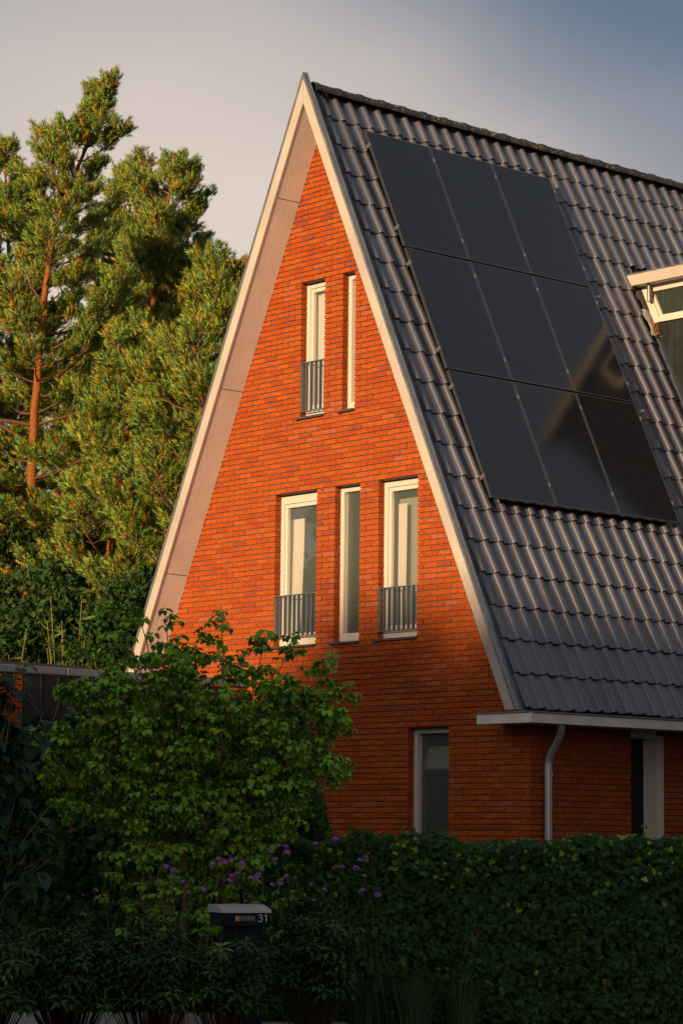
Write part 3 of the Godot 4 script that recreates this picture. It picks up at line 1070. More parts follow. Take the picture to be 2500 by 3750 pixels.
func build_dormer(house: Node) -> void:
	# flat roofed dormer; its near cheek (facing +z) holds a window
	var d := part_root("dormer", house)
	var zf := -4.411
	var zw := -4.611
	var far := -7.7
	var front := 3.26
	var fa := MB.new()
	var yt := 8.735
	var yb := 8.594
	var rx := func(y: float) -> float:
		return (10.36 - y) / M
	fa.prism(PackedVector2Array([Vector2(rx.call(yt) - 0.02, yt), Vector2(rx.call(yb) - 0.02, yb), Vector2(3.34, yb), Vector2(3.34, yt)]), zf - 0.024, zf)
	kid("fascia", fa.mesh(mats.cream_paint), d)
	var fb := MB.new()
	fb.box(Vector3(3.352, (yt + yb) * 0.5, (zf + far - 0.2) * 0.5), Vector3(0.022, yt - yb, zf - far + 0.2), 0.003)
	kid("fascia", fb.mesh(mats.cream_paint), d)
	var rf := MB.new()
	rf.prism(PackedVector2Array([Vector2(rx.call(yt) - 0.05, yt - 0.03), Vector2(3.34, yt - 0.03), Vector2(3.34, yb + 0.012), Vector2(rx.call(yb) - 0.08, yb + 0.012)]), far - 0.2, zf - 0.026)
	kid("dormer_roof", rf.mesh(mats.soffit_board), d)
	var zi := MB.new()
	zi.box(Vector3((rx.call(yt) + 3.37) * 0.5 - 0.01, yt + 0.009, zf - 0.012), Vector3(3.39 - rx.call(yt), 0.018, 0.045), 0.006)
	zi.box(Vector3((rx.call(yt) + 3.33) * 0.5, yt - 0.012, (zf + far) * 0.5 - 0.08), Vector3(3.35 - rx.call(yt), 0.012, zf - far))
	kid("roof_edge", zi.mesh(mats.zinc), d)
	# cheek: vertical boards below and beside the window
	var x := 0.80
	while x < front:
		var x1 := minf(x + 0.118, front)
		var ytop := 8.10 if x < 2.2 else 8.585
		var bl0 := 10.33 - M * x
		var bl1 := 10.33 - M * x1
		var cb := MB.new()
		if bl0 > 8.10:
			if bl1 < 8.10:
				var xs := (10.33 - 8.10) / M
				cb.prism(PackedVector2Array([Vector2(xs, 8.10), Vector2(x1 - 0.006, 8.10), Vector2(x1 - 0.006, bl1)]), zw - 0.02, zw)
				kid("cheek_board", cb.mesh(mats.cladding), d)
		else:
			cb.prism(PackedVector2Array([Vector2(x, bl0), Vector2(x, ytop), Vector2(x1 - 0.006, ytop), Vector2(x1 - 0.006, bl1)]), zw - 0.02, zw + 0.0)
			kid("cheek_board", cb.mesh(mats.cladding), d)
		x = x1
	var bk := MB.new()
	bk.prism(PackedVector2Array([Vector2((10.3 - 8.09) / M, 8.09), Vector2(front, 8.09), Vector2(front, 10.3 - M * front)]), zw - 0.06, zw - 0.022)
	kid("cheek_lining", bk.mesh(mats.cladding), d)
	# window frame: slanted left stile follows the roof
	var w := part_root("window", d)
	var sl := func(y: float, o: float) -> Vector2:
		return Vector2((10.445 - y) / M + o, y)
	var fr := MB.new()
	fr.prism(PackedVector2Array([sl.call(8.60, 0.0), sl.call(8.112, 0.0), sl.call(8.112, 0.105), sl.call(8.60, 0.105)]), zw - 0.05, zw + 0.018)
	fr.prism(PackedVector2Array([sl.call(8.112, 0.107), Vector2(2.2, 8.112), Vector2(2.2, 8.175), sl.call(8.175, 0.107)]), zw - 0.05, zw + 0.016)
	fr.prism(PackedVector2Array([sl.call(8.52, 0.107), Vector2(2.2, 8.52), Vector2(2.2, 8.60), sl.call(8.60, 0.107)]), zw - 0.05, zw + 0.016)
	fr.prism(PackedVector2Array([Vector2(2.12, 8.177), Vector2(2.2, 8.177), Vector2(2.2, 8.518), Vector2(2.12, 8.518)]), zw - 0.05, zw + 0.016)
	kid("frame", fr.mesh(mats.frame_paint), w)
	var sa := MB.new()
	sa.prism(PackedVector2Array([sl.call(8.518, 0.107), sl.call(8.177, 0.107), sl.call(8.177, 0.145), sl.call(8.518, 0.145)]), zw - 0.045, zw - 0.012)
	sa.prism(PackedVector2Array([sl.call(8.177, 0.147), Vector2(2.117, 8.177), Vector2(2.117, 8.205), sl.call(8.205, 0.147)]), zw - 0.045, zw - 0.012)
	kid("sash", sa.mesh(mats.frame_paint), w)
	var gm := MB.new()
	var g: Array[Vector2] = [sl.call(8.20, 0.14), Vector2(2.125, 8.20), Vector2(2.125, 8.525), sl.call(8.525, 0.14)]
	gm.quad(Vector3(g[0].x, g[0].y, zw - 0.03), Vector3(g[1].x, g[1].y, zw - 0.03), Vector3(g[2].x, g[2].y, zw - 0.03), Vector3(g[3].x, g[3].y, zw - 0.03), Vector3(0, 0, 1))
	kid("pane", gm.mesh(mats.glass), w)
	# front wall and far cheek, seen only in reflections
	var fw := MB.new()
	fw.box(Vector3(front - 0.03, 5.85, (zw + far) * 0.5 - 0.035), Vector3(0.05, 5.45, zw - far - 0.09))
	fw.prism(PackedVector2Array([Vector2(0.75, 8.59), Vector2(front - 0.06, 8.59), Vector2(front - 0.06, 3.2)]), far, far + 0.05)
	kid("front_wall", fw.mesh(mats.cladding), d)
	# stub of a rainwater pipe under the fascia
	var p := MB.new()
	p.tube([Vector3(1.052, 8.60, -4.52), Vector3(1.055, 8.376, -4.52)], [0.026, 0.026], 12, false)
	p.tube([Vector3(1.055, 8.376, -4.52), Vector3(1.052, 8.60, -4.52)], [0.022, 0.022], 12, false)
	kid("spout", p.mesh(mats.zinc), d)
	# lead soakers dressed over the tiles, stained at the foot
	var lead := func(s0: float, s1: float, z0: float, z1: float, lift: float, sd: int) -> MB:
		var r := RandomNumberGenerator.new()
		r.seed = sd
		var m := MB.new()
		var grid := []
		for i in 9:
			var row := []
			for j in 5:
				var s := lerpf(s0, s1, i / 8.0) + r.randf_range(-0.008, 0.008)
				var z := lerpf(z0, z1, j / 4.0) + r.randf_range(-0.01, 0.01) + (0.03 * sin(i * 0.9) if j == 0 else 0.0)
				row.append(rp(s, lift + r.randf_range(-0.006, 0.006) + 0.012 * sin(j * 1.6), z))
			grid.append(row)
		for i in 8:
			for j in 4:
				m.quad(grid[i][j], grid[i + 1][j], grid[i + 1][j + 1], grid[i][j + 1], N)
		return m
	kid("lead_flashing", lead.call(2.12, 2.43, -4.45, -4.62, 0.004, 4).mesh(mats.lead_dark), d, Transform3D.IDENTITY, "dark weathered upper lead flashing")
	kid("lead_flashing", lead.call(2.40, 2.80, -4.43, -4.63, 0.010, 5).mesh(mats.lead), d, Transform3D.IDENTITY, "pale lower lead flashing beside the dormer window")
	kid("rust_stain", lead.call(2.60, 2.79, -4.50, -4.58, 0.020, 6).mesh(mats.rust), d, Transform3D.IDENTITY, "orange rust stain at the foot of the lead")
	var strip := MB.new()
	for i in 13:
		strip.box(rp(2.95 + i * 0.42, -0.02, zw + 0.03), Vector3(0.414, 0.012, 0.07), 0.003, Basis(T, N, Vector3(0, 0, 1)))
	kid("cheek_flashing", strip.mesh(mats.zinc_dark), d)


# ---------------------------------------------------------------- solar panels
func build_panels() -> void:
	var im := Image.create_empty(512, 512, false, Image.FORMAT_RGB8)
	var f := FastNoiseLite.new()
	f.seed = 4
	f.frequency = 0.02
	for y in 512:
		for x in 512:
			var k := 0.9 + 0.25 * f.get_noise_2d(x, y)
			var c := Color(0.002, 0.0038, 0.0085)
			if x % 12 == 4 or x % 12 == 5:
				c = Color(0.024, 0.029, 0.042)
			if y % 43 == 0 or x % 86 == 0:
				c = Color(0.006, 0.007, 0.010)
			if absi(y - 256) < 3:
				c = Color(0.004, 0.005, 0.008)
			im.set_pixel(x, y, shade(c, k).linear_to_srgb())
	var pm := StandardMaterial3D.new()
	pm.resource_name = "cells"
	pm.albedo_texture = ImageTexture.create_from_image(im)
	pm.roughness = 0.13
	pm.metallic_specular = 0.42
	var row_name := ["top", "middle", "bottom"]
	var col_name := ["nearest the gable edge", "in the centre column", "nearest the dormer"]
	var fr := Basis(T, N, Vector3(0, 0, 1))
	var w := 1.040
	var l := 1.660
	for r in 3:
		for c in 3:
			var z0 := -0.295 - c * 1.058
			var s0 := 0.815 + r * 1.6845
			var p := thing("solar_panel", "black solar panel in the %s row, %s" % [row_name[r], col_name[c]], "solar panel", rp(s0 + l * 0.5, 0, z0 - w * 0.5, HP), "solar panels mounted on the tiled roof")
			p.basis = fr
			var m := MB.new()
			var e := 0.012
			for s in [-1.0, 1.0]:
				m.box(Vector3(0, -0.0175, s * (w * 0.5 - e * 0.5)), Vector3(l, 0.035, e), 0.002)
				m.box(Vector3(s * (l * 0.5 - e * 0.5), -0.0178, 0), Vector3(e, 0.034, w - 2 * e - 0.001), 0.002)
			m.box(Vector3(0, -0.030, 0), Vector3(l - 2 * e - 0.002, 0.006, w - 2 * e - 0.002))
			kid("frame", m.mesh(mats.panel_frame), p)
			var g := MB.new()
			var a := w * 0.5 - e + 0.001
			var b := l * 0.5 - e + 0.001
			g.quad_uv(Vector3(-b, -0.003, a), Vector3(-b, -0.003, -a), Vector3(b, -0.003, -a), Vector3(b, -0.003, a), Vector3.UP)
			kid("cell_sheet", g.mesh(pm), p)
			for k in [-0.62, 0.56]:
				for side in ([1.0, -1.0] if c == 0 else [-1.0]):
					var cm := MB.new()
					cm.box(Vector3(k, 0.003, side * (w * 0.5 + 0.004)), Vector3(0.05, 0.005, 0.030), 0.001)
					cm.box(Vector3(k, -0.03, side * (w * 0.5 + 0.006)), Vector3(0.045, 0.06, 0.006))
					cm.tube([Vector3(k, 0.004, side * (w * 0.5 + 0.006)), Vector3(k, 0.014, side * (w * 0.5 + 0.006))], [0.006, 0.006], 6)
					kid("clamp", cm.mesh(mats.clamp_metal), p)
			# feet and rails that carry the panel
			var rm := MB.new()
			for k in [-0.62, 0.56]:
				rm.box(Vector3(k, -0.057, 0), Vector3(0.04, 0.04, w + 0.01))
			kid("mounting_rail", rm.mesh(mats.panel_frame), p)


# ---------------------------------------------------------------- shed
func build_shed() -> void:
	var s := thing("garden_shed", "dark clad garden shed with blue grey roof trim against the gable", "shed")
	var x := -1.34
	var body := MB.new()
	body.box(Vector3(x - 1.5, 1.69, 3.2), Vector3(2.9, 3.38, 6.3))
	body.prism(PackedVector2Array([Vector2(x - 3.0, 3.40), Vector2(x - 0.35, 3.40), Vector2(x - 1.4, 3.62)]), 1.4, 3.6)
	kid("shed_body", body.mesh(mats.roof_deck), s)
	var tr := MB.new()
	tr.box(Vector3(x - 0.02, 3.428, 1.32), Vector3(0.10, 0.085, 2.63), 0.008)
	kid("roof_trim", tr.mesh(mats.trim_blue), s)
	var t2 := MB.new()
	t2.box(Vector3(x - 0.02, 3.428, 4.55), Vector3(0.10, 0.085, 3.8), 0.008)
	kid("roof_trim", t2.mesh(mats.trim_blue), s)
	var ends := MB.new()
	ends.box(Vector3(x + 0.0, 3.43, 0.05), Vector3(0.13, 0.098, 0.09), 0.004, Basis(Vector3.UP, 0.2))
	kid("trim_end", ends.mesh(mats.zinc), s)
	var z := 0.34
	while z < 3.12:
		var m := MB.new()
		m.box(Vector3(x - 0.022, 1.69, z + 0.118), Vector3(0.03, 3.37, 0.232), 0.003)
		m.box(Vector3(x - 0.002, 1.69, z + 0.012), Vector3(0.024, 3.37, 0.022), 0.004)
		kid("cladding_panel", m.mesh(mats.cladding), s)
		z += 0.238
	var mm := MB.new()
	var list := []
	for q in [[0.01, 0.33], [3.2, 4.6]]:
		mm.box(Vector3(x - 0.05, 1.69, (q[0] + q[1]) * 0.5), Vector3(0.06, 3.37, q[1] - q[0]))
		for c in range(-78, -35):
			var zz: float = q[1]
			var first := true
			while zz > q[0] + 0.03:
				var wd := BL * (0.5 if first and posmod(c, 2) == 0 else 1.0)
				first = false
				var e := maxf(zz - wd, q[0])
				list.append([Transform3D(Basis(Vector3(0, 0, -1), Vector3.UP, Vector3(1, 0, 0)), Vector3(x, YO + c * CH + 0.0063 - 0.02, zz)), zz - e - 0.0145, brick_tone()])
				zz = e
	var pier := kid("brick_pier", mm.mesh(mats.mortar), s)
	lay_bricks(list, 0, pier)


# ---------------------------------------------------------------- curtains
func drape(x0: float, x1: float, y0: float, y1: float, z: float, folds: float, amp: float, taper: float) -> MB:
	var m := MB.new()
	var nx := int(folds * 8)
	var ny := 10
	var p := func(i: int, j: int) -> Vector3:
		var u := float(i) / nx
		var t := float(j) / ny
		var w := lerpf(1.0, taper, t * t)
		return Vector3(lerpf(x0, x0 + (x1 - x0) * w, u), lerpf(y1, y0, t), z + amp * sin(u * folds * TAU + 0.5 * sin(t * 2.0)) * (0.5 + 0.5 * t))
	for i in nx:
		for j in ny:
			m.quad(p.call(i, j), p.call(i + 1, j), p.call(i + 1, j + 1), p.call(i, j + 1), Vector3(0, 0, 1))
	return m


func build_curtains() -> void:
	tag(obj("curtain", drape(-0.50, 0.0, 6.56, 8.03, -0.205, 5.0, 0.018, 1.0).mesh(mats.cloth)), "pale curtain drawn across the topmost window behind its railing", "curtain", "curtains behind the gable windows")
	tag(obj("curtain_001", drape(0.22, 0.53, 6.56, 8.05, -0.20, 3.0, 0.014, 1.0).mesh(mats.cloth)), "pale curtain filling the narrow slit window under the roof", "curtain", "curtains behind the gable windows")
	tag(obj("curtain_002", drape(-0.83, -0.57, 3.8, 5.36, -0.215, 4.0, 0.022, 0.72).mesh(mats.cloth)), "pale curtain pulled aside in the left window of the middle row", "curtain", "curtains behind the gable windows")
	tag(obj("curtain_003", drape(1.06, 1.20, 3.8, 5.38, -0.205, 3.0, 0.012, 0.85).mesh(mats.cloth)), "narrow pale curtain in the right window of the middle row", "curtain", "curtains behind the gable windows")
	tag(obj("sheer_curtain", drape(0.70, 1.60, 3.8, 5.45, -0.28, 7.0, 0.02, 1.0).mesh(mats.cloth_sage)), "grey green sheer curtain behind the narrow curtain, right middle window", "curtain")
	var b := MB.new()
	for k in 4:
		b.box(Vector3(1.77, 2.60 - k * 0.055, -0.30 + 0.012 * k), Vector3(0.62, 0.065 + 0.02 * k, 0.03 + 0.012 * k), 0.012)
	tag(obj("roman_blind", b.mesh(mats.cloth_sage)), "folded sage blind at the head of the ground floor window", "blind")
	var ch := MB.new()
	ch.box(Vector3(-0.35, 4.05, -0.42), Vector3(0.42, 0.36, 0.02), 0.006)
	for k in 3:
		ch.box(Vector3(-0.50 + k * 0.15, 3.78, -0.42), Vector3(0.03, 0.2, 0.02), 0.004)
	tag(obj("chair_back", ch.mesh(mats.frame_paint)), "white chair back behind the railing of the left middle window", "chair")


# ---------------------------------------------------------------- leaves
func leaf_shape(length: float, width: float, droop: float, fold: float, m: MB, tf: Transform3D) -> void:
	# a pointed leaf: starts along +y, bends towards -z by droop radians, folded along its midrib
	var seg := 4
	var prof := [0.0, 0.75, 1.0, 0.62, 0.0]
	var pos := Vector3.ZERO
	var rows := []
	for i in seg + 1:
		var t := float(i) / seg
		var ang := droop * t
		var dir := Vector3(0, cos(ang), -sin(ang))
		var nor := Vector3(0, sin(ang), cos(ang))
		var w: float = prof[i] * width * 0.5
		rows.append([pos, pos + Vector3(-w, 0, 0) + nor * w * fold, pos + Vector3(w, 0, 0) + nor * w * fold, nor])
		pos += dir * length / seg
	for i in seg:
		var a: Array = rows[i]
		var b: Array = rows[i + 1]
		for s in [1, 2]:
			var sx := -1.0 if s == 1 else 1.0
			var na: Vector3 = (tf.basis * (a[3] + Vector3(-sx * 0.35, 0, 0))).normalized()
			var nb: Vector3 = (tf.basis * (b[3] + Vector3(-sx * 0.35, 0, 0))).normalized()
			if i > 0:
				m.tri3(tf * a[0], tf * a[s], tf * b[s], na, na, nb)
			m.tri3(tf * a[0], tf * b[s], tf * b[0], na, nb, nb)


func ivy_leaf() -> MB:
	var m := MB.new()
	var pts := [Vector2(0, 0), Vector2(-0.34, -0.08), Vector2(-0.52, 0.14), Vector2(-0.30, 0.34), Vector2(-0.44, 0.62), Vector2(-0.16, 0.58), Vector2(0, 1.0), Vector2(0.16, 0.58), Vector2(0.44, 0.62), Vector2(0.30, 0.34), Vector2(0.52, 0.14), Vector2(0.34, -0.08)]
	var ctr := Vector3(0, 0.34, 0.05)
	for i in pts.size():
		var a: Vector2 = pts[i]
		var b: Vector2 = pts[(i + 1) % pts.size()]
		var na := Vector3(a.x * 0.7, (a.y - 0.34) * 0.5, 1).normalized()
		var nb := Vector3(b.x * 0.7, (b.y - 0.34) * 0.5, 1).normalized()
		m.tri3(ctr, Vector3(a.x, a.y, -0.06 * a.length()), Vector3(b.x, b.y, -0.06 * b.length()), Vector3(0, 0, 1), na, nb)
	return m


func needle_tuft() -> MB:
	var m := MB.new()
	var r := RandomNumberGenerator.new()
	r.seed = 77
	for i in 46:
		var t := r.randf()
		var az := r.randf() * TAU
		var lean := lerpf(1.15, 0.45, t)
		var d := Vector3(cos(az) * sin(lean), cos(lean), sin(az) * sin(lean))
		var o := Vector3(0, t * 0.17, 0)
		var ln := r.randf_range(0.075, 0.12)
		var s := d.cross(Vector3(r.randf() - 0.5, r.randf() - 0.5, r.randf() - 0.5)).normalized() * 0.0062
		var nn := (d * 0.3 + Vector3(cos(az), 0.5, sin(az))).normalized()
		m.tri3(o - s, o + s, o + d * ln, nn, nn, nn)
	return m


func leaf_clump() -> MB:
	var m := MB.new()
	var r := RandomNumberGenerator.new()
	r.seed = 78
	for i in 11:
		var d := Vector3(r.randf_range(-1, 1), r.randf_range(-0.7, 1), r.randf_range(-1, 1)) * 0.55
		var bs := Basis(Vector3(r.randf_range(-1, 1), r.randf_range(-1, 1), r.randf_range(-1, 1)).normalized(), r.randf() * TAU)
		leaf_shape(0.5, 0.28, 0.6, 0.2, m, Transform3D(bs, d))
	return m


# ---------------------------------------------------------------- trees
func pine(label: String, trunk: Array, r0: float, f0: float, reach: float, sd: int, orange_from: float, bare_front := false) -> void:
	rng.seed = sd
	var base: Vector3 = trunk[0]
	var t := thing("pine_tree", label, "tree", base, "pine trees behind the house")
	var back := Transform3D(Basis.IDENTITY, -base)
	# trunk with smooth points
	var cur := Curve3D.new()
	for i in trunk.size():
		var tan := Vector3.ZERO
		if i > 0 and i < trunk.size() - 1:
			tan = (trunk[i + 1] - trunk[i - 1]) * 0.16
		cur.add_point(trunk[i], -tan, tan)
	var ln := cur.get_baked_length()
	var pts := []
	var rad := []
	var n := 40
	for i in n + 1:
		var f := float(i) / n
		pts.append(cur.sample_baked(f * ln) + Vector3(rnd(-1, 1), 0, rnd(-1, 1)) * 0.025)
		rad.append(r0 * (1.0 - 0.9 * pow(f, 1.1)) * (1.0 + 0.25 * exp(-f * 30.0)) * rnd(0.95, 1.06))
	var cut := int(n * orange_from)
	var lo := MB.new()
	lo.tube(pts.slice(0, cut + 1), rad.slice(0, cut + 1), 9)
	var hi := MB.new()
	hi.tube(pts.slice(cut), rad.slice(cut), 8)
	var am := lo.mesh(mats.bark_brown)
	am.add_surface_from_arrays(Mesh.PRIMITIVE_TRIANGLES, hi.arrays())
	am.surface_set_material(1, mats.bark_orange)
	kid("trunk", am, t, back)
	var big := MB.new()
	var thin := MB.new()
	var tfs := []
	var cols := PackedColorArray()
	var tuft := func(p: Vector3, d: Vector3, k: float) -> void:
		var y := (d * 0.9 + Vector3(0, 0.38, 0) + rdir() * 0.55).normalized()
		var s := rnd(0.62, 1.0) * k
		tfs.append(Transform3D(aim(y, rnd(0, TAU)) * Basis.from_scale(Vector3(s, s, s)), p - base))
		var c := rng.randf()
		var g := Color(0.33, 0.41, 0.055).lerp(Color(0.16, 0.33, 0.10), rng.randf())
		if c < 0.028:
			g = Color(0.52, 0.20, 0.03)
		elif c < 0.22:
			g = Color(0.42, 0.34, 0.04)
		cols.append(shade(g, rnd(0.75, 1.25)))
	var h := f0
	while h < 0.985:
		var p0 := cur.sample_baked(h * ln)
		var up := (h - f0) / (1.0 - f0)
		var prof := (0.62 + 0.38 * sin(minf(up * 2.4, 1.0) * PI * 0.5)) * pow(1.0 - up, 1.0 if bare_front else 0.62) + (0.03 if bare_front else 0.05)
		var nb := 3 + int(rng.randf() * 2.6)
		var a0 := rnd(0, TAU)
		for k in nb:
			var az := a0 + TAU * k / nb + rnd(-0.4, 0.4)
			if bare_front and up < 0.62 and cos(az) * 0.66 + sin(az) * 0.75 > 0.35 and rng.randf() < 0.5:
				continue
			var el := lerpf(-0.12, 0.62, up) + rnd(-0.15, 0.25)
			var L := reach * prof * rnd(0.4, 1.2)
			var d := Vector3(cos(az) * cos(el), sin(el), sin(az) * cos(el))
			var bp := [p0]
			var br := [0.010 + 0.012 * L]
			var q := p0
			var dd := d
			var ns := 6
			for i in ns:
				dd = (dd + Vector3(rnd(-0.22, 0.22), rnd(-0.12, 0.24), rnd(-0.22, 0.22))).normalized()
				q += dd * L / ns
				bp.append(q)
				br.append((0.010 + 0.012 * L) * (1.0 - 0.8 * (i + 1) / ns))
			(big if L > 1.0 else thin).tube(bp, br, 5, false)
			# side shoots in a loose, flat, upturned spray
			var ntw := int(L * 7.5) + 4
			for j in ntw:
				var f := lerpf(0.34, 1.0, (j + rng.randf()) / ntw)
				var fi := minf(f * ns, ns - 0.001)
				var s0: Vector3 = bp[int(fi)].lerp(bp[int(fi) + 1], fi - int(fi))
				var along: Vector3 = (bp[int(fi) + 1] - bp[int(fi)]).normalized()
				var side := along.cross(Vector3.UP).normalized() * (1.0 if j % 2 == 0 else -1.0)
				var td := (along * rnd(0.3, 1.0) + side * rnd(0.3, 1.0) + Vector3(0, rnd(-0.05, 0.6), 0)).normalized()
				var tl := (lerpf(0.26, 0.10, smoothstep(0.75, 0.97, up)) + 0.32 * L * (1.15 - f)) * rnd(0.7, 1.3)
				var e := s0 + td * tl + Vector3(0, 0.04, 0)
				thin.tube([s0, s0.lerp(e, 0.5) - Vector3(0, 0.02, 0), e], [0.010, 0.007, 0.004], 3, false)
				var nt := int(tl * 18.0) + 6
				for x in nt:
					var g := lerpf(0.35, 1.0, float(x + 1) / nt)
					var at := s0.lerp(e, g) + rdir() * Vector3(0.13, 0.09, 0.13)
					tuft.call(at, td, 0.9 if x < nt - 1 else 1.15)
				tuft.call(e, td, 1.2)
		h += rnd(0.28, 0.48) / ln
	# bare dead branches under the crown
	for k in 9:
		var hh := f0 - rng.randf() * 0.22
		if hh < 0.12:
			continue
		var p := cur.sample_baked(hh * ln)
		var az := rnd(0, TAU)
		var d := Vector3(cos(az), rnd(-0.5, 0.2), sin(az))
		var bp := [p]
		var br := [0.018]
		for i in 5:
			d = (d + Vector3(rnd(-0.5, 0.5), rnd(-0.5, 0.25), rnd(-0.5, 0.5))).normalized()
			p += d * rnd(0.15, 0.36)
			bp.append(p)
			br.append(0.016 * (1.0 - i / 6.0))
		thin.tube(bp, br, 4, false)
	kid("limbs", big.mesh(mats.limb), t, back)
	kid("twigs", thin.mesh(mats.twig), t, back)
	scatter("crown", tuft_mesh, tfs, cols, t)


var tuft_mesh: ArrayMesh
var clump_mesh: ArrayMesh
var ivy_mesh: ArrayMesh


func broad_tree(called: String, label: String, group: String, base: Vector3, h: float, lobes: Array, count: int, size: float, c0: Color, c1: Color, sd: int) -> void:
	rng.seed = sd
	var t := thing(called, label, "tree", base, group)
	var tr := MB.new()
	var topp := Vector3(rnd(-0.3, 0.3), h * 0.8, rnd(-0.3, 0.3))
	tr.tube([Vector3.ZERO, Vector3(rnd(-0.1, 0.1), h * 0.25, 0), topp * 0.6, topp], [0.05 + h * 0.014, 0.03 + h * 0.011, h * 0.008, 0.02], 7)
	for l in lobes:
		var c: Vector3 = l[0]
		for k in 5:
			var e := c + rdir() * (l[1] as Vector3) * 0.8
			var s := topp * clampf(e.y / h * 0.75, 0.15, 0.9)
			tr.tube([s, s.lerp(e, 0.5) + Vector3(0, -0.1, 0), e], [0.012 + h * 0.003, 0.02, 0.008], 4, false)
	kid("trunk", tr.mesh(mats.bark_brown), t)
	var tfs := []
	var cols := PackedColorArray()
	var total := 0.0
	for l in lobes:
		total += l[1].x * l[1].y * l[1].z
	for l in lobes:
		var rr: Vector3 = l[1]
		var n := int(count * rr.x * rr.y * rr.z / total)
		# sub-clusters give the crown its light and dark clumps
		var hubs := []
		for k in maxi(6, n / 26):
			hubs.append(rdir() * rr * pow(rng.randf(), 0.28))
		for i in n:
			var hub: Vector3 = hubs[rng.randi() % hubs.size()]
			var p: Vector3 = l[0] + hub + rdir() * rr.length() * 0.13 * rng.randf()
			var s := size * rnd(0.7, 1.35)
			tfs.append(Transform3D(Basis(rdir(), rnd(0, TAU)) * Basis.from_scale(Vector3(s, s, s)), p))
			cols.append(shade(c0.lerp(c1, rng.randf()), rnd(0.75, 1.25)))
	scatter("crown", clump_mesh, tfs, cols, t)


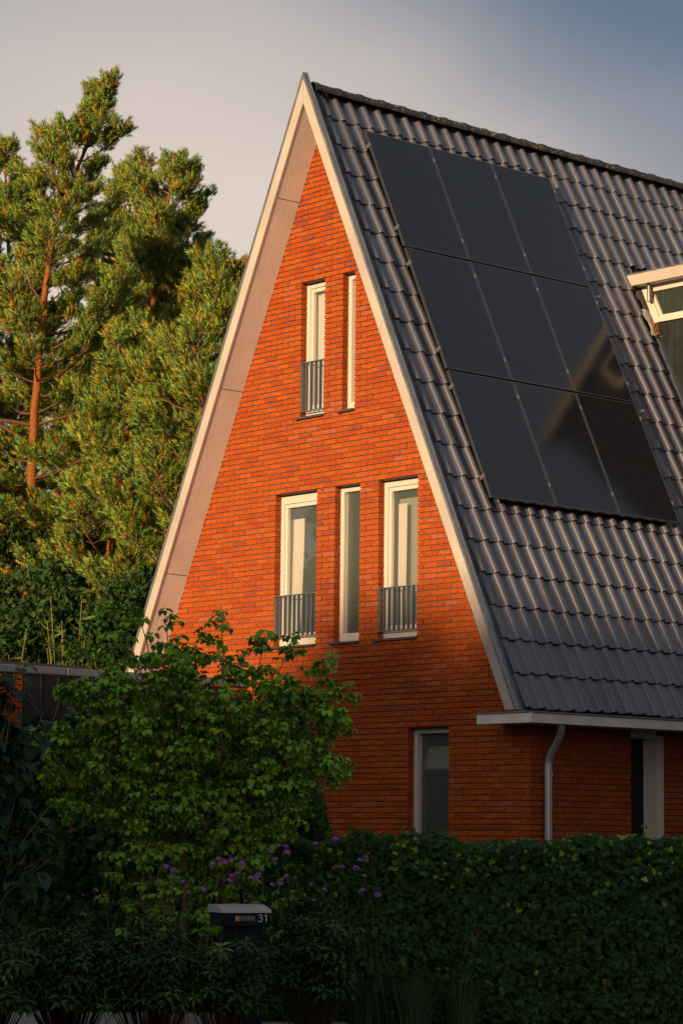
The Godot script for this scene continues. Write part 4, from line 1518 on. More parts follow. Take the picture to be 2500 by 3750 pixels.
func build_trees() -> void:
	tuft_mesh = needle_tuft().mesh(mats.needle)
	clump_mesh = leaf_clump().mesh(mats.leaf)
	ivy_mesh = ivy_leaf().mesh(mats.leaf_gloss)
	pine("tall pine with leaning orange trunk and the highest tip, left of the gable", [Vector3(-27.9, 0, -15.0), Vector3(-27.74, 5.6, -15.22), Vector3(-27.68, 12.4, -15.29), Vector3(-27.44, 16.2, -15.56), Vector3(-26.95, 18.3, -16.11), Vector3(-26.60, 20.2, -16.50)], 0.205, 0.40, 4.2, 101, 0.30, true)
	pine("dark pine with a broad rounded top just right of the highest tip", [Vector3(-31.3, 0, -20.2), Vector3(-31.1, 8, -20.5), Vector3(-30.7, 15, -21.0), Vector3(-30.3, 19.7, -21.4)], 0.24, 0.36, 3.5, 102, 0.45)
	pine("shorter pine whose tip touches the left barge board", [Vector3(-20.9, 0, -13.9), Vector3(-20.75, 6, -14.1), Vector3(-20.3, 11, -14.5), Vector3(-20.05, 14.2, -14.8)], 0.20, 0.34, 2.7, 103, 0.4)
	pine("pine with a thin dark trunk at the left edge of the picture", [Vector3(-34.6, 0, -19.6), Vector3(-34.6, 8, -19.5), Vector3(-34.73, 14.6, -19.4), Vector3(-35.0, 20.6, -19.1)], 0.21, 0.46, 3.0, 104, 0.42)
	pine("low bushy pine between the orange trunk and the barge board", [Vector3(-24.6, 0, -14.6), Vector3(-24.5, 5, -14.8), Vector3(-24.2, 9, -15.1), Vector3(-23.8, 13.2, -15.5)], 0.18, 0.36, 3.0, 105, 0.5)
	pine("pine behind the others whose crown is cut by the left picture edge", [Vector3(-33.6, 0, -14.6), Vector3(-33.5, 9, -14.6), Vector3(-33.3, 18.2, -14.9)], 0.2, 0.36, 3.0, 106, 0.45)
	pine("slim pine standing in the gap between the two tallest pine crowns", [Vector3(-37.1, 0, -25.8), Vector3(-37.2, 10, -25.6), Vector3(-37.5, 21.6, -25.3)], 0.2, 0.30, 4.2, 107, 0.5)
	# dark broadleaf growth under the pines
	var g0 := Color(0.016, 0.045, 0.014)
	var g1 := Color(0.042, 0.075, 0.016)
	for q in [[-7.0, 52.0, 6.6, 2.2], [-5.3, 50.0, 7.4, 2.0], [-3.6, 49.0, 7.0, 1.7], [-9.0, 56.0, 7.5, 2.4], [-2.2, 51.0, 6.4, 1.9], [-4.6, 60.0, 9.0, 2.6], [-7.9, 66.0, 9.6, 2.8], [-8.4, 59.0, 9.4, 2.3]]:
		var i := int(q[1])
		var words := {52: "dark leafy tree beside the foot of the tall orange trunk", 50: "dark leafy tree filling the gap between pine trunk and house", 49: "dark leafy tree against the foot of the left barge board", 56: "dark leafy tree at the far left under the pines", 51: "dark leafy tree half hidden behind the left roof edge", 60: "dim leafy tree deep behind the low bushy pine", 59: "dim leafy tree behind the foot of the thin dark trunk", 66: "dim leafy tree deep behind the thin dark trunk"}
		broad_tree("understory_tree", words[i], "dark trees under the pines", st(q[0], 0, q[1]), q[2], [[Vector3(0, q[2] * 0.66, 0), Vector3(q[3], q[2] * 0.34, q[3])], [Vector3(0.3, q[2] * 0.34, 0.2), Vector3(q[3] * 0.95, q[2] * 0.3, q[3] * 0.95)]], 2300, 0.27, g0, g1, 200 + i)
	# trees across the street, behind the viewer: they stand between the low sun and the house
	var sh := Vector3(SUN.x, 0, SUN.z).normalized()
	var pp := Vector3(sh.z, 0, -sh.x)
	for q in [[-30.0, 14.6], [-24.5, 15.0], [-19.0, 14.6], [-13.5, 13.8], [-8.5, 11.9], [-4.2, 10.7], [-0.3, 11.3], [3.4, 13.4], [7.6, 15.0], [12.5, 17.5]]:
		var base: Vector3 = Vector3(1, 0, 0) + sh * (48.0 + 2.0 * sin(q[0])) + pp * q[0]
		var h: float = q[1]
		var where: String = {-30.0: "at the far left end", -24.5: "second from the left end", -19.0: "third from the left end", -13.5: "left of the gap of lower trees", -8.5: "just left of the two lowest", -4.2: "left one of the two lowest", -0.3: "right one of the two lowest", 3.4: "just right of the two lowest", 7.6: "second from the right end", 12.5: "tallest, at the right end"}[q[0]]
		broad_tree("street_tree", "street tree %s in the row across the street" % where, "trees across the street", Vector3(base.x, 0, base.z), h, [[Vector3(0, h * 0.36, 0), Vector3(3.1, h * 0.34, 3.1)], [Vector3(0.4, h * 0.72, 0.2), Vector3(2.7, h * 0.22, 2.7)]], 3800, 0.75, Color(0.03, 0.06, 0.015), Color(0.06, 0.085, 0.02), 300 + int(q[0] + 40))
	for q in [[-25.0, 24.0, 11.5, "street tree farthest left, beyond the end of the row"], [-29.5, 18.5, 12.5, "street tree beside the farthest left one, nearer the pines"], [-20.5, 29.0, 11.0, "street tree between the row and the farthest left tree"]]:
		var h: float = q[2]
		broad_tree("street_tree", q[3], "trees across the street", Vector3(q[0], 0, q[1]), h, [[Vector3(0, h * 0.36, 0), Vector3(3.0, h * 0.34, 3.0)], [Vector3(0.4, h * 0.72, 0.2), Vector3(2.5, h * 0.22, 2.5)]], 3800, 0.75, Color(0.03, 0.06, 0.015), Color(0.06, 0.085, 0.02), int(400 + h * 10))
	# bamboo behind the shed
	for q in [[-3.72, 35.0, 4.9, "yellow green bamboo sprouting above the shed roof"], [-4.70, 35.4, 4.5, "bamboo tuft at the left picture edge above the shed roof"], [-4.3, 36.0, 4.1, "low bamboo tuft at the foot of the pine trunk"], [-2.75, 34.5, 4.3, "small bamboo tuft above the shed beside the dogwood tips"]]:
		bamboo(q[0], q[1], q[2], q[3])


func bamboo(a: float, b: float, h: float, label: String) -> void:
	var base := st(a, 0, b)
	var t := thing("bamboo", label, "bamboo", base, "bamboo behind the shed")
	var canes := MB.new()
	var tfs := []
	var cols := PackedColorArray()
	for i in 9:
		var e := Vector3(rnd(-0.55, 0.55), h * rnd(0.84, 1.0), rnd(-0.5, 0.5))
		var s := Vector3(rnd(-0.15, 0.15), 0, rnd(-0.15, 0.15))
		var mid := s.lerp(e, 0.6) * Vector3(0.6, 1, 0.6)
		canes.tube([s, mid, e], [0.012, 0.009, 0.004], 4, false)
		for k in 16:
			var f := rnd(0.62, 1.0)
			var p := s.lerp(e, f) if f > 0.9 else mid.lerp(e, (f - 0.5) * 2.0)
			var az := rnd(0, TAU)
			var d := Vector3(cos(az), rnd(-0.1, 0.7), sin(az)).normalized()
			var sc := rnd(0.8, 1.4)
			tfs.append(Transform3D(aim(d, rnd(0, TAU)) * Basis.from_scale(Vector3(sc, sc, sc)), p))
			var c := Color(0.15, 0.21, 0.03).lerp(Color(0.09, 0.15, 0.02), rng.randf())
			cols.append(Color(0.34, 0.25, 0.07) if rng.randf() < 0.08 else c)
	kid("canes", canes.mesh(mats.cane), t)
	var lm := MB.new()
	leaf_shape(0.2, 0.028, 1.1, 0.15, lm, Transform3D.IDENTITY)
	scatter("leaves", lm.mesh(mats.leaf), tfs, cols, t)


# ---------------------------------------------------------------- garden
# a wall of ivy: a dark heart with leaves laid over it. top gives the height along a
func ivy_wall(called: String, label: String, cat: String, a0: float, a1: float, b0: float, depth: float, top: Callable, count: int, size: float, young: float, sd: int) -> Node3D:
	rng.seed = sd
	var base := st((a0 + a1) * 0.5, 0, b0 + depth * 0.5)
	var t := thing(called, label, cat, base)
	var back := Transform3D(Basis.IDENTITY, -base)
	var f := FastNoiseLite.new()
	f.seed = sd
	f.frequency = 0.9
	f.fractal_octaves = 3
	var bulge := func(a: float, h: float) -> float:
		return b0 + 0.10 + 0.17 * f.get_noise_2d(a * 1.3, h * 1.3) + 0.10 * f.get_noise_2d(a * 4.0, h * 4.0)
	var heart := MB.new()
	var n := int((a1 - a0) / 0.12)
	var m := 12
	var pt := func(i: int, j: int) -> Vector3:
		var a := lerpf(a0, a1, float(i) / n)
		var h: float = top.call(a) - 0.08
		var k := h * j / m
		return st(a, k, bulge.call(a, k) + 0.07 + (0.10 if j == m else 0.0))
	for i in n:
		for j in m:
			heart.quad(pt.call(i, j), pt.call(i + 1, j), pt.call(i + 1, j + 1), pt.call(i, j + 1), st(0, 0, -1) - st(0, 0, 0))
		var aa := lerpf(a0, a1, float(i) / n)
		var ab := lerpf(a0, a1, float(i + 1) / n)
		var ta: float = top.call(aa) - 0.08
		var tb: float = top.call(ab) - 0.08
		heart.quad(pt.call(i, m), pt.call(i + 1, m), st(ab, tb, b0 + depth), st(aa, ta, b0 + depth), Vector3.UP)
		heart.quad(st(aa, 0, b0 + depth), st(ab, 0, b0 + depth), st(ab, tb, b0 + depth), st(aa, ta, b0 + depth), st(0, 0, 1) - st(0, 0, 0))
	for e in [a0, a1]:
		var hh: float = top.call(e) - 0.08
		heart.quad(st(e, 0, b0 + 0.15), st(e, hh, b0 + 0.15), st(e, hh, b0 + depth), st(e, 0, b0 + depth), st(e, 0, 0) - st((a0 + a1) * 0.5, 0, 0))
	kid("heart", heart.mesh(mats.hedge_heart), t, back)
	var toward := (st(0, 0, -1) - st(0, 0, 0)).normalized()
	var along := (st(1, 0, 0) - st(0, 0, 0)).normalized()
	var tfs := []
	var cols := PackedColorArray()
	for i in count:
		var a := rnd(a0 - 0.06, a1 + 0.06)
		var h: float = top.call(a)
		var on_top := rng.randf() < 0.22
		var p: Vector3
		var nn: Vector3
		var y := h * pow(rng.randf(), 0.9)
		if on_top:
			p = st(a, h + rnd(-0.07, 0.03) + 0.05 * f.get_noise_1d(a * 6.0), b0 + rnd(0.05, depth))
			nn = (Vector3.UP + toward * rnd(0.0, 0.8) + rdir() * 0.5).normalized()
			y = h
		else:
			p = st(a, y, bulge.call(a, y) - rnd(-0.05, 0.10))
			nn = (toward + Vector3(0, rnd(0.0, 0.7), 0) + rdir() * 0.55).normalized()
		if rng.randf() < 0.35 and f.get_noise_2d(a * 5.0 + 30.0, y * 5.0) < -0.12:
			continue
		var down := (Vector3.DOWN + along * rnd(-0.8, 0.8) + rdir() * 0.3)
		var yy := (down - nn * down.dot(nn)).normalized()
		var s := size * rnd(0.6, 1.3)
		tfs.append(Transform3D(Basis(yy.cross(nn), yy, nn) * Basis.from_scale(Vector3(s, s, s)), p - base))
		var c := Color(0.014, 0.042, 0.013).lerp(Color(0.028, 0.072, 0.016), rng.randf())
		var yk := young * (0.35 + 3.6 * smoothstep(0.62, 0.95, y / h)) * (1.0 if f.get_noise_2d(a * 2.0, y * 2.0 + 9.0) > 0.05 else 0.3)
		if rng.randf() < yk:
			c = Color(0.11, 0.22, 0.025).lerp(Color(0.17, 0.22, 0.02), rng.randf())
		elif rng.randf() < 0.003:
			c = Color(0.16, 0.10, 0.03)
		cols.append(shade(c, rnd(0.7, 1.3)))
	# runners and dry stems
	var st_m := MB.new()
	for i in 40:
		var a := rnd(a0, a1)
		var y: float = top.call(a) * rnd(0.2, 0.95)
		var pts := []
		var rad := []
		for k in 6:
			pts.append(st(a, y, bulge.call(a, y) - 0.08 + rnd(-0.03, 0.03)))
			rad.append(0.005 * (1.0 - k * 0.12))
			a += rnd(-0.06, 0.09)
			y += rnd(-0.09, 0.05)
		st_m.tube(pts, rad, 4, false)
	if called == "ivy_hedge":
		for i in 16:
			var a: float = [0.12, 0.22, 0.30, 0.40, 0.52, 0.62, 2.15, 2.75][i % 8] + rnd(-0.05, 0.05)
			var y0: float = top.call(a) - 0.05
			var bb := b0 + rnd(0.1, 0.5)
			var hh := rnd(0.08, 0.22)
			st_m.tube([st(a, y0, bb), st(a + rnd(-0.02, 0.02), y0 + hh, bb)], [0.003, 0.0015], 4, false)
			for k in 9:
				var s := rnd(0.022, 0.036)
				tfs.append(Transform3D(Basis(rdir(), rnd(0, TAU)) * Basis.from_scale(Vector3(s, s, s)), st(a + rnd(-0.02, 0.02), y0 + hh * rnd(0.2, 1.0), bb) - base))
				cols.append(Color(0.06, 0.13, 0.03))
	scatter("leaves", ivy_mesh, tfs, cols, t)
	kid("runners", st_m.mesh(mats.twig), t, back)
	return t


func build_garden() -> void:
	rng.seed = 5150
	ivy_wall("ivy_hedge", "low ivy hedge with flat top in front of the ground floor window", "hedge", -0.75, 4.4, 22.55, 0.95, func(a): return 1.60 + 0.035 * sin(a * 3.1) + 0.02 * sin(a * 9.0), 26000, 0.055, 0.035, 61)
	ivy_wall("ivy_wall", "tall dark ivy mass behind the dogwood, beside the brick wall", "ivy", -4.3, 0.0, 24.15, 0.7, func(a): return clampf(2.62 + 0.13 * (a + 3.6) * 0.55 + 0.05 * sin(a * 7.0), 1.0, 2.95) * (1.0 - 0.55 * smoothstep(-0.42, 0.05, a)), 17000, 0.078, 0.02, 62)
	for q in [[8.8, -2.6, 6.6, "round garden tree beside the house corner"], [9.5, -7.0, 6.8, "round garden tree opposite the side door"], [10.2, -11.6, 7.0, "round garden tree opposite the dormer"]]:
		broad_tree("garden_tree", q[3], "trees along the side garden", Vector3(q[0], 0, q[1]), q[2], [[Vector3(0, q[2] * 0.54, 0), Vector3(1.6, q[2] * 0.46, 2.4)]], 2200, 0.42, Color(0.02, 0.05, 0.014), Color(0.04, 0.075, 0.018), int(q[0] * 100.0))
	dogwood()
	evergreens()
	big_leaf_shrub()
	grasses()
	verbenas()


func dogwood() -> void:
	rng.seed = 4242
	var b0 := 22.2
	var base := st(-1.33, 0, b0)
	var t := thing("dogwood", "broad dogwood shrub with layers of drooping green leaves before the gable", "shrub", base)
	var back := Transform3D(Basis.IDENTITY, -base)
	var wood := MB.new()
	var twig := MB.new()
	# umbrella of drooping leaves
	var cl := MB.new()
	for i in 6:
		var az := TAU * i / 6 + (0.3 if i % 2 == 0 else 0.0)
		var ln := 0.082 if i % 2 == 0 else 0.068
		var out := Vector3(cos(az), 0.12, sin(az)).normalized()
		var nn := (Vector3.UP - out * Vector3.UP.dot(out)).normalized()
		leaf_shape(ln, ln * 0.62, 1.85, 0.28, cl, Transform3D(Basis(out.cross(nn), out, nn), out * 0.012))
	var clm := cl.mesh(mats.leaf)
	var tfs := []
	var cols := PackedColorArray()
	var put := func(p: Vector3, k: float) -> void:
		var y := (Vector3.UP + rdir() * 0.62).normalized()
		var s := rnd(0.65, 1.35) * k
		tfs.append(Transform3D(aim(y, rnd(0, TAU)) * Basis.from_scale(Vector3(s, s, s)), p - base))
		var c := Color(0.17, 0.32, 0.028).lerp(Color(0.105, 0.245, 0.034), rng.randf())
		if rng.randf() < 0.06:
			c = Color(0.20, 0.25, 0.025)
		cols.append(shade(c, rnd(0.75, 1.3)))
	# main stems: from the forks up to tips along the crown's outline [a, h, b]
	var tips := [[-2.50, 2.55, 0.15], [-2.32, 3.30, -0.1], [-2.10, 3.68, 0.2], [-2.22, 2.95, -0.35], [-1.90, 3.40, 0.35], [-1.77, 3.56, -0.1], [-1.56, 3.60, 0.25], [-1.45, 3.20, -0.4], [-1.25, 3.42, 0.1], [-1.05, 3.57, 0.0], [-0.86, 3.25, 0.35], [-0.66, 3.40, 0.1], [-0.42, 3.38, 0.3], [-0.06, 3.22, 0.2], [0.07, 2.95, 0.0], [0.02, 2.62, 0.25], [-0.12, 2.35, -0.2], [-0.3, 2.0, -0.3], [-2.55, 2.2, -0.2], [-2.3, 1.9, -0.35], [-1.7, 2.7, -0.5], [-1.0, 2.8, -0.5], [-0.6, 2.6, -0.4], [-1.35, 2.4, -0.55]]
	var fork := st(-1.31, 1.32, b0)
	var fork2 := st(-1.02, 1.02, b0 + 0.1)
	wood.tube([base, st(-1.33, 0.6, b0), st(-1.32, 1.0, b0), fork], [0.030, 0.027, 0.024, 0.022], 7)
	wood.tube([st(-0.95, 0, b0 + 0.1), st(-0.98, 0.6, b0 + 0.1), fork2], [0.026, 0.022, 0.019], 6)
	for q in tips:
		var tip := st(q[0], q[1], b0 + q[2])
		var src := fork if q[0] < -1.2 else fork2
		src += Vector3(rnd(-0.03, 0.03), rnd(-0.12, 0.1), rnd(-0.03, 0.03))
		var ctl := src.lerp(tip, 0.45) + Vector3(0, 0.16, 0) + (src - tip) * Vector3(0.18, 0, 0.18)
		var pts := []
		var rad := []
		for i in 9:
			var f := i / 8.0
			pts.append(src.lerp(ctl, f).lerp(ctl.lerp(tip, f), f) + rdir() * (0.012 if i > 0 and i < 8 else 0.0))
			rad.append(lerpf(0.015, 0.003, f))
		wood.tube(pts, rad, 5, false)
		put.call(tip, 1.05)
		for k in 3:
			put.call(tip - Vector3(0, 0.05 + 0.05 * k, 0) + Vector3(rnd(-1, 1), 0, rnd(-1, 1)) * 0.07, 1.0)
		# layered side twigs, flat and spreading
		var ns := 21
		for i in ns:
			var f := lerpf(0.26, 0.98, (i + rng.randf()) / ns)
			var fi := f * 7.999
			var p: Vector3 = pts[int(fi)].lerp(pts[int(fi) + 1], fi - int(fi))
			var az := rnd(0, TAU)
			var L := rnd(0.12, 0.42) * (1.15 - 0.75 * f)
			var e := p + Vector3(cos(az), rnd(-0.1, 0.35), sin(az)) * L
			if e.y < 1.12:
				continue
			twig.tube([p, p.lerp(e, 0.6) + Vector3(0, 0.015, 0), e], [0.004, 0.003, 0.002], 3, false)
			put.call(e, 1.0)
			if L > 0.14:
				put.call(p.lerp(e, 0.62) + Vector3(rnd(-1, 1), 0.2, rnd(-1, 1)) * 0.05, 0.9)
				put.call(e + Vector3(cos(az + 1.2), -0.1, sin(az + 1.2)) * 0.085, 0.9)
			if L > 0.24:
				put.call(e + Vector3(cos(az - 1.2), -0.1, sin(az - 1.2)) * 0.09, 0.9)
	# inner layers: shoots that fill the fan between the stems
	var lay := FastNoiseLite.new()
	lay.seed = 12
	lay.frequency = 1.0
	for i in 1500:
		var a := rnd(-2.62, 0.02)
		var u := (a + 1.3) / 1.3
		var hi := 3.22 - 0.55 * u * u + 0.28 * lay.get_noise_2d(a * 2.2, 3.0)
		var lo := 1.12 + 1.0 * pow(absf(u), 1.25)
		var h := lerpf(lo, hi, pow(rng.randf(), 0.8))
		var p := st(a, h, b0 + rnd(-0.55, 0.5) * sqrt(maxf(0.05, 1.0 - u * u * 0.8)))
		if lay.get_noise_3d(p.x * 2.2, h * 2.8, p.z * 2.2) < 0.05:
			continue
		var q := p + Vector3(rnd(-0.12, 0.12), -rnd(0.08, 0.22), rnd(-0.12, 0.12))
		twig.tube([q, p], [0.003, 0.002], 3, false)
		put.call(p, 1.0)
		put.call(p + Vector3(rnd(-1, 1), rnd(-0.3, 0.1), rnd(-1, 1)) * 0.10, 0.95)
	for i in 420:
		var a := -1.25 + rnd(-1.0, 1.0) * rnd(0.2, 1.0)
		var p := st(a, rnd(0.80, 1.55), b0 + rnd(-0.75, 0.2))
		if lay.get_noise_3d(p.x * 3.2, p.y * 4.0, p.z * 3.2) < 0.05:
			continue
		twig.tube([p - Vector3(rnd(-0.1, 0.1), 0.25, rnd(-0.1, 0.1)), p], [0.003, 0.002], 3, false)
		put.call(p, 0.9)
	kid("branches", wood.mesh(mats.twig), t, back)
	kid("twigs", twig.mesh(mats.twig), t, back)
	scatter("foliage", clm, tfs, cols, t)


func evergreens() -> void:
	# whorls of glossy drooping leaves on dark stems
	var wm := MB.new()
	for i in 9:
		var az := TAU * i * 0.382
		var out := Vector3(cos(az), 0.35 - 0.05 * i, sin(az)).normalized()
		var nn := (Vector3.UP - out * out.y).normalized()
		leaf_shape(0.088, 0.028, 1.0, 0.25, wm, Transform3D(Basis(out.cross(nn), out, nn), out * 0.008 - Vector3(0, 0.006 * i, 0)))
	var mesh := wm.mesh(mats.leaf_gloss)
	for q in [[-2.75, 20.1, 1.02, 0.62, "dark glossy evergreen shrub in the left foreground corner"], [-2.1, 20.25, 1.0, 0.55, "dark evergreen shrub left of the trunk of the dogwood"], [-1.45, 20.15, 1.03, 0.5, "dark evergreen shrub directly left of the mailbox"], [-0.86, 20.1, 0.92, 0.40, "evergreen shrub overlapping the front of the mailbox"], [-0.2, 21.3, 1.16, 0.42, "leafy evergreen shrub right of the mailbox"]]:
		rng.seed = int(q[1] * 1000.0 + q[0] * 77.0)
		var base: Vector3 = st(q[0], 0, q[1])
		var t := thing("evergreen_shrub", q[4], "shrub", base, "evergreen shrubs along the front")
		var stems := MB.new()
		var tfs := []
		var cols := PackedColorArray()
		var n := int(120 * q[3] / 0.5)
		for i in n:
			var az := rnd(0, TAU)
			var rr := sqrt(rng.randf())
			var o := Vector3(cos(az) * q[3] * rr, 0, sin(az) * 0.36 * rr)
			var h: float = q[2] * rnd(0.42, 1.0) * (1.0 - 0.25 * rr * rr)
			var e := o + Vector3(0, h, 0)
			var s := o * 0.35
			stems.tube([s, s.lerp(e, 0.5) + Vector3(0, -0.04, 0), e], [0.007, 0.005, 0.003], 4, false)
			for k in 3:
				var p := e if k == 0 else s.lerp(e, 1.0 - 0.13 * k) + rdir() * 0.06
				if p.y < 0.3:
					continue
				var sc := rnd(0.8, 1.25)
				var y := (Vector3.UP + Vector3(o.x, 0, o.z) * 0.8 + rdir() * 0.3).normalized()
				tfs.append(Transform3D(aim(y, rnd(0, TAU)) * Basis.from_scale(Vector3(sc, sc, sc)), p))
				var c := Color(0.022, 0.050, 0.020).lerp(Color(0.036, 0.075, 0.024), rng.randf())
				if rng.randf() < 0.05:
					c = Color(0.09, 0.16, 0.03)
				cols.append(shade(c, rnd(0.7, 1.3)))
		kid("stems", stems.mesh(mats.bark_brown), t)
		scatter("leaves", mesh, tfs, cols, t)


func big_leaf_shrub() -> void:
	rng.seed = 808
	var base := st(-2.95, 0, 20.6)
	var t := thing("fig_shrub", "dark blue green shrub with large hanging leaves at the left edge", "shrub", base)
	var back := Transform3D(Basis.IDENTITY, -base)
	var lm := MB.new()
	leaf_shape(0.17, 0.10, 1.2, 0.2, lm, Transform3D.IDENTITY)
	var wood := MB.new()
	var tfs := []
	var cols := PackedColorArray()
	for i in 44:
		var tip := st(rnd(-3.3, -2.25), rnd(1.3, 2.75), 20.6 + rnd(-0.3, 0.3)) if i < 24 else st(rnd(-3.3, -2.55), rnd(2.5, 3.0), 20.6 + rnd(-0.3, 0.3))
		var s := base + Vector3(rnd(-0.1, 0.1), rnd(0.3, 0.9), rnd(-0.1, 0.1))
		var mid := s.lerp(tip, 0.5) + Vector3(0, 0.15, 0)
		wood.tube([s, mid, tip], [0.008, 0.005, 0.003], 5, false)
		for k in 20:
			var f := rnd(0.3, 1.0)
			var p := mid.lerp(tip, f * 2.0 - 1.0) if f > 0.5 else s.lerp(mid, f * 2.0)
			var az := rnd(0, TAU)
			var d := Vector3(cos(az), rnd(-0.6, 0.2), sin(az)).normalized()
			var nn := (Vector3.UP - d * d.y).normalized()
			var sc := rnd(0.75, 1.3)
			tfs.append(Transform3D(Basis(d.cross(nn), d, nn) * Basis.from_scale(Vector3(sc, sc, sc)), p + d * 0.04 - base))
			cols.append(shade(Color(0.018, 0.045, 0.032).lerp(Color(0.03, 0.055, 0.03), rng.randf()), rnd(0.7, 1.3)))
	kid("branches", wood.mesh(mats.twig), t, back)
	scatter("leaves", lm.mesh(mats.leaf_gloss), tfs, cols, t)


func grasses() -> void:
	for q in [[0.25, 22.0, 0.62, 0.34, "fine grass tuft nearest the evergreen shrub"], [0.66, 21.85, 0.72, 0.38, "dense ornamental grass tuft at the foot of the ivy hedge"], [1.06, 22.0, 0.60, 0.30, "rightmost grass tuft before the ivy hedge"]]:
		rng.seed = int(q[0] * 100.0) + 9
		var base: Vector3 = st(q[0], 0, q[1])
		var t := thing("grass_tuft", q[4], "grass", base, "ornamental grass tufts")
		var m := MB.new()
		for i in 420:
			var az := rnd(0, TAU)
			var o := Vector3(cos(az), 0, sin(az)) * 0.14 * sqrt(rng.randf())
			var lean: Vector3 = Vector3(cos(az), 0, sin(az)) * q[3] * rng.randf()
			var h: float = q[2] * rnd(0.55, 1.05)
			var w := Vector3(-sin(az), 0, cos(az)).rotated(Vector3.UP, rnd(-1, 1)) * 0.0028
			var pts := []
			for k in 5:
				var f := k / 4.0
				pts.append(o + lean * f * f * 1.25 + Vector3(0, h * (f - 0.22 * f * f * f), 0))
			var c := Color(0.03, 0.062, 0.028).lerp(Color(0.055, 0.085, 0.03), rng.randf())
			m.col = shade(c, rnd(0.8, 1.2))
			for k in 4:
				var wa := w * (1.0 - k * 0.2)
				var wb := w * (1.0 - (k + 1) * 0.2)
				var nn := Vector3(cos(az), 0.6, sin(az)).normalized()
				m.tri3(pts[k] - wa, pts[k] + wa, pts[k + 1] + wb, nn, nn, nn)
				m.tri3(pts[k] - wa, pts[k + 1] + wb, pts[k + 1] - wb, nn, nn, nn)
		var o := kid("blades", m.mesh(mats.leaf), t)
		o.set_meta("kind", "stuff")


func verbenas() -> void:
	rng.seed = 31
	# a flower head: a domed cluster of tiny florets
	var fl := MB.new()
	for i in 40:
		var d := rdir()
		d.y = absf(d.y) * 0.8 + 0.05
		var p := d * 0.023 * rnd(0.75, 1.1)
		fl.col = Color(0.27, 0.085, 0.42).lerp(Color(0.40, 0.15, 0.52), rng.randf())
		var bs := aim(d.normalized(), rnd(0, TAU))
		for k in 4:
			var a := TAU * k / 4
			var b := TAU * (k + 0.8) / 4
			fl.tri3(p, p + bs * (Vector3(cos(a), 0.25, sin(a)) * 0.0075), p + bs * (Vector3(cos(b), 0.25, sin(b)) * 0.0075), d, d, d)
	var head := fl.mesh(mats.petal)
	var plants := [
		["four purple verbena heads left of the dogwood trunk", [-1.438, 1.353, -1.377, 1.328, -1.349, 1.259, -1.296, 1.225], 21.4],
		["two verbena heads low in front of the dogwood trunk", [-1.234, 1.148, -1.112, 1.166], 21.2],
		["three verbena heads above the left end of the mailbox lid", [-0.994, 1.418, -0.95, 1.393, -1.045, 1.374], 21.4],
		["two verbena heads high above the middle of the mailbox lid", [-0.889, 1.411, -0.801, 1.385], 21.4],
		["three verbena heads in a slanting row over the mailbox", [-0.878, 1.281, -0.831, 1.307, -0.9, 1.246], 21.3],
		["three verbena heads above the number on the mailbox", [-0.638, 1.335, -0.669, 1.283, -0.694, 1.257], 21.4],
		["three large verbena heads near the top right of the dogwood foot", [-0.558, 1.483, -0.501, 1.532, -0.527, 1.418], 21.5],
		["two verbena heads side by side at the dark ivy edge", [-0.445, 1.533, -0.43, 1.484], 21.6],
		["broad verbena head and two buds right of the mailbox", [-0.428, 1.286, -0.471, 1.225, -0.545, 1.215], 21.3],
		["single verbena head at the left end of the ivy hedge top", [-0.192, 1.553], 21.6],
		["single verbena head rising above the ivy hedge top", [-0.021, 1.593], 21.7],
		["three scattered verbena heads before the left hedge face", [-0.223, 1.219, -0.109, 1.177, -0.195, 1.089], 21.4],
		["two small verbena heads before the hedge, left of the tall pair", [-0.032, 1.359, 0.041, 1.368], 21.5],
		["three bright verbena heads on the tallest stem before the hedge", [0.151, 1.352, 0.186, 1.422, 0.229, 1.443], 21.5],
		["single round verbena head below the tallest stem", [0.222, 1.292], 21.4],
		["two faded verbena heads lowest on the right before the hedge", [0.337, 1.134, 0.205, 1.166], 21.5],
		["single small verbena head far left in the ivy shade", [-1.728, 1.411], 21.8],
		["two tiny verbena heads just over the mailbox lid", [-0.753, 1.084, -0.669, 1.071], 21.1],
		["three dim verbena heads at the far left above the evergreens", [-2.08, 1.12, -1.98, 1.16, -2.2, 1.10], 21.0]]
	for q in plants:
		var hs: Array = q[1]
		var b: float = q[2]
		var base: Vector3 = st(hs[0] + 0.22, 0, b + 0.1)
		var t := thing("verbena", q[0], "flower", base, "purple verbena stems in the front bed")
		var stem := MB.new()
		var knot := st(hs[0] + 0.06, hs[1] - 0.22, b + 0.03) - base
		stem.tube([Vector3.ZERO, knot * 0.55 + Vector3(rnd(-0.02, 0.02), 0, 0), knot], [0.0036, 0.003, 0.0024], 5, false)
		for i in range(0, hs.size(), 2):
			var p := st(hs[i], hs[i + 1], b + rnd(-0.03, 0.03)) - base
			stem.tube([knot, knot.lerp(p, 0.6) + Vector3(rnd(-0.01, 0.01), -0.01, 0), p], [0.0022, 0.0018, 0.0014], 4, false)
			var s := rnd(0.85, 1.3) * (0.7 if q[0].contains("small") or q[0].contains("tiny") or q[0].contains("dim") else 1.0)
			kid("flower_head", head, t, Transform3D(aim((Vector3.UP + rdir() * 0.4).normalized(), rnd(0, TAU)) * Basis.from_scale(Vector3(s, s, s)), p))
		kid("stem", stem.mesh(mats.stem_green), t)


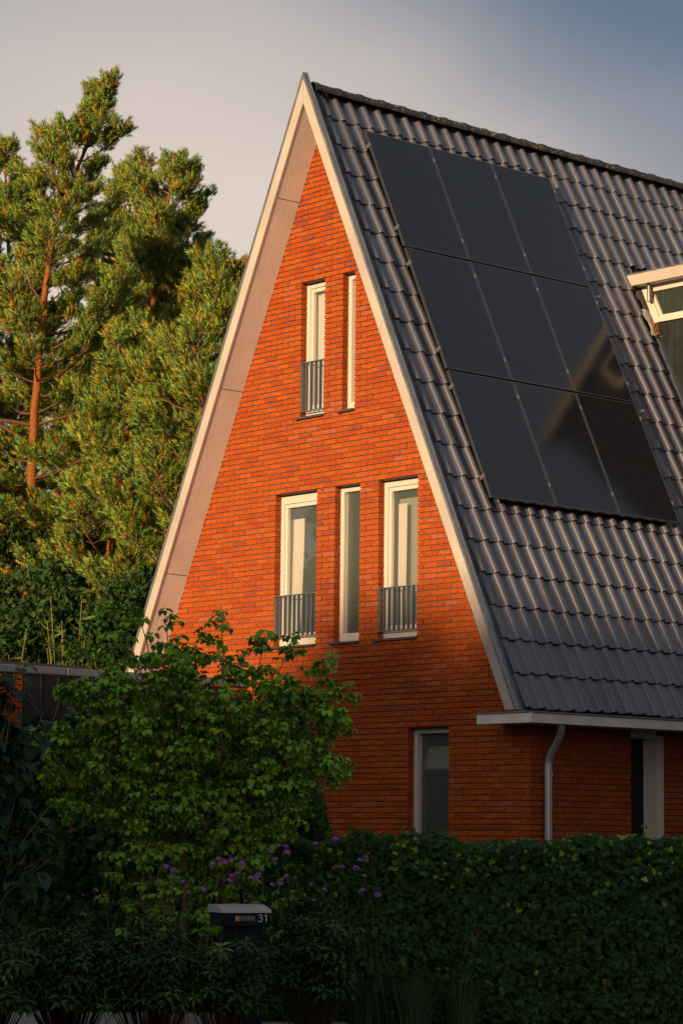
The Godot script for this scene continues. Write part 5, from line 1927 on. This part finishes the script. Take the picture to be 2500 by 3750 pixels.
# ---------------------------------------------------------------- mailbox
func build_mailbox() -> void:
	var at := st(-0.79, 0, 20.75)
	var t := thing("mailbox", "dark standing mailbox with pale lid and the number 31", "mailbox", at)
	var toward := (st(0, 0, -1) - st(0, 0, 0)).normalized()
	var right := (st(1, 0, 0) - st(0, 0, 0)).normalized()
	var z := (toward * cos(0.42) + right * sin(0.42)).normalized()
	t.basis = Basis(Vector3.UP.cross(z), Vector3.UP, z)
	var w := 0.40
	var d := 0.30
	var m := MB.new()
	m.box(Vector3(0, 0.955, 0), Vector3(w, 0.12, d), 0.008)
	kid("head_box", m.mesh(mats.box_green), t)
	var b := MB.new()
	b.box(Vector3(0.035, 0.447, -0.01), Vector3(0.27, 0.894, 0.22), 0.01)
	b.box(Vector3(0.035, 0.447, 0.102), Vector3(0.15, 0.86, 0.012), 0.004)
	kid("body", b.mesh(mats.box_green), t)
	# curved lid, its crown sloping to the front
	var lid := MB.new()
	var n := 10
	var rim := 0.012
	for i in n:
		var u0 := float(i) / n
		var u1 := float(i + 1) / n
		var y0 := 1.020 + 0.050 * sin(u0 * PI * 0.62 + 0.1)
		var y1 := 1.020 + 0.050 * sin(u1 * PI * 0.62 + 0.1)
		var z0 := d * 0.5 + rim - u0 * (d + 2 * rim)
		var z1 := d * 0.5 + rim - u1 * (d + 2 * rim)
		var hw := w * 0.5 + rim
		var n0 := Vector3(0, 1, 0.35 * cos(u0 * PI * 0.62 + 0.1)).normalized()
		var n1 := Vector3(0, 1, 0.35 * cos(u1 * PI * 0.62 + 0.1)).normalized()
		lid.tri3(Vector3(-hw, y0, z0), Vector3(hw, y0, z0), Vector3(hw, y1, z1), n0, n0, n1)
		lid.tri3(Vector3(-hw, y0, z0), Vector3(hw, y1, z1), Vector3(-hw, y1, z1), n0, n1, n1)
		lid.quad(Vector3(-hw, 1.005, z0), Vector3(-hw, 1.005, z1), Vector3(-hw, y1, z1), Vector3(-hw, y0, z0), Vector3.LEFT)
		lid.quad(Vector3(hw, 1.005, z0), Vector3(hw, 1.005, z1), Vector3(hw, y1, z1), Vector3(hw, y0, z0), Vector3.RIGHT)
	lid.quad(Vector3(-w * 0.5 - rim, 1.005, d * 0.5 + rim), Vector3(w * 0.5 + rim, 1.005, d * 0.5 + rim), Vector3(w * 0.5 + rim, 1.0255, d * 0.5 + rim), Vector3(-w * 0.5 - rim, 1.0255, d * 0.5 + rim), Vector3(0, 0, 1))
	kid("lid", lid.mesh(mats.box_lid), t)
	var tm := TextMesh.new()
	var sf := SystemFont.new()
	sf.font_names = PackedStringArray(["Droid Sans"])
	tm.font = sf
	tm.text = "31"
	tm.font_size = 48
	tm.pixel_size = 0.0018
	tm.depth = 0.002
	tm.material = mats.white_print
	kid("house_number", tm, t, Transform3D(Basis.IDENTITY, Vector3(0.145, 0.962, d * 0.5 + 0.0022)))
	# sticker: orange, grey print lines and a green block
	var stick := part_root("sticker", t)
	var zz := d * 0.5 + 0.0015
	var plate := MB.new()
	plate.box(Vector3(-0.01, 0.960, zz), Vector3(0.17, 0.045, 0.002))
	kid("sticker_base", plate.mesh(mat("sticker_black", lin(0.015, 0.016, 0.02), 0.5)), stick)
	var oc := MB.new()
	oc.box(Vector3(-0.074, 0.960, zz + 0.0015), Vector3(0.034, 0.038, 0.001))
	kid("orange_block", oc.mesh(mat("sticker_orange", lin(0.5, 0.11, 0.015), 0.5)), stick)
	var wc := MB.new()
	wc.prism(PackedVector2Array([Vector2(-0.095, 0.944), Vector2(-0.088, 0.944), Vector2(-0.082, 0.978), Vector2(-0.09, 0.978)]), zz + 0.0025, zz + 0.0032)
	kid("white_edge", wc.mesh(mats.white_print), stick)
	var gc := MB.new()
	gc.box(Vector3(0.018, 0.960, zz + 0.0015), Vector3(0.028, 0.03, 0.001))
	kid("green_block", gc.mesh(mat("sticker_green", lin(0.02, 0.14, 0.06), 0.5)), stick)
	var lc := MB.new()
	for k in 4:
		lc.box(Vector3(-0.028, 0.971 - k * 0.0075, zz + 0.0015), Vector3(0.046 - 0.006 * (k % 2), 0.0022, 0.0008))
		lc.box(Vector3(0.052, 0.971 - k * 0.0075, zz + 0.0015), Vector3(0.030 - 0.005 * (k % 2), 0.0022, 0.0008))
	var ln := kid("print_lines", lc.mesh(mat("sticker_grey", lin(0.25, 0.25, 0.26), 0.5)), stick)
	ln.set_meta("kind", "stuff")
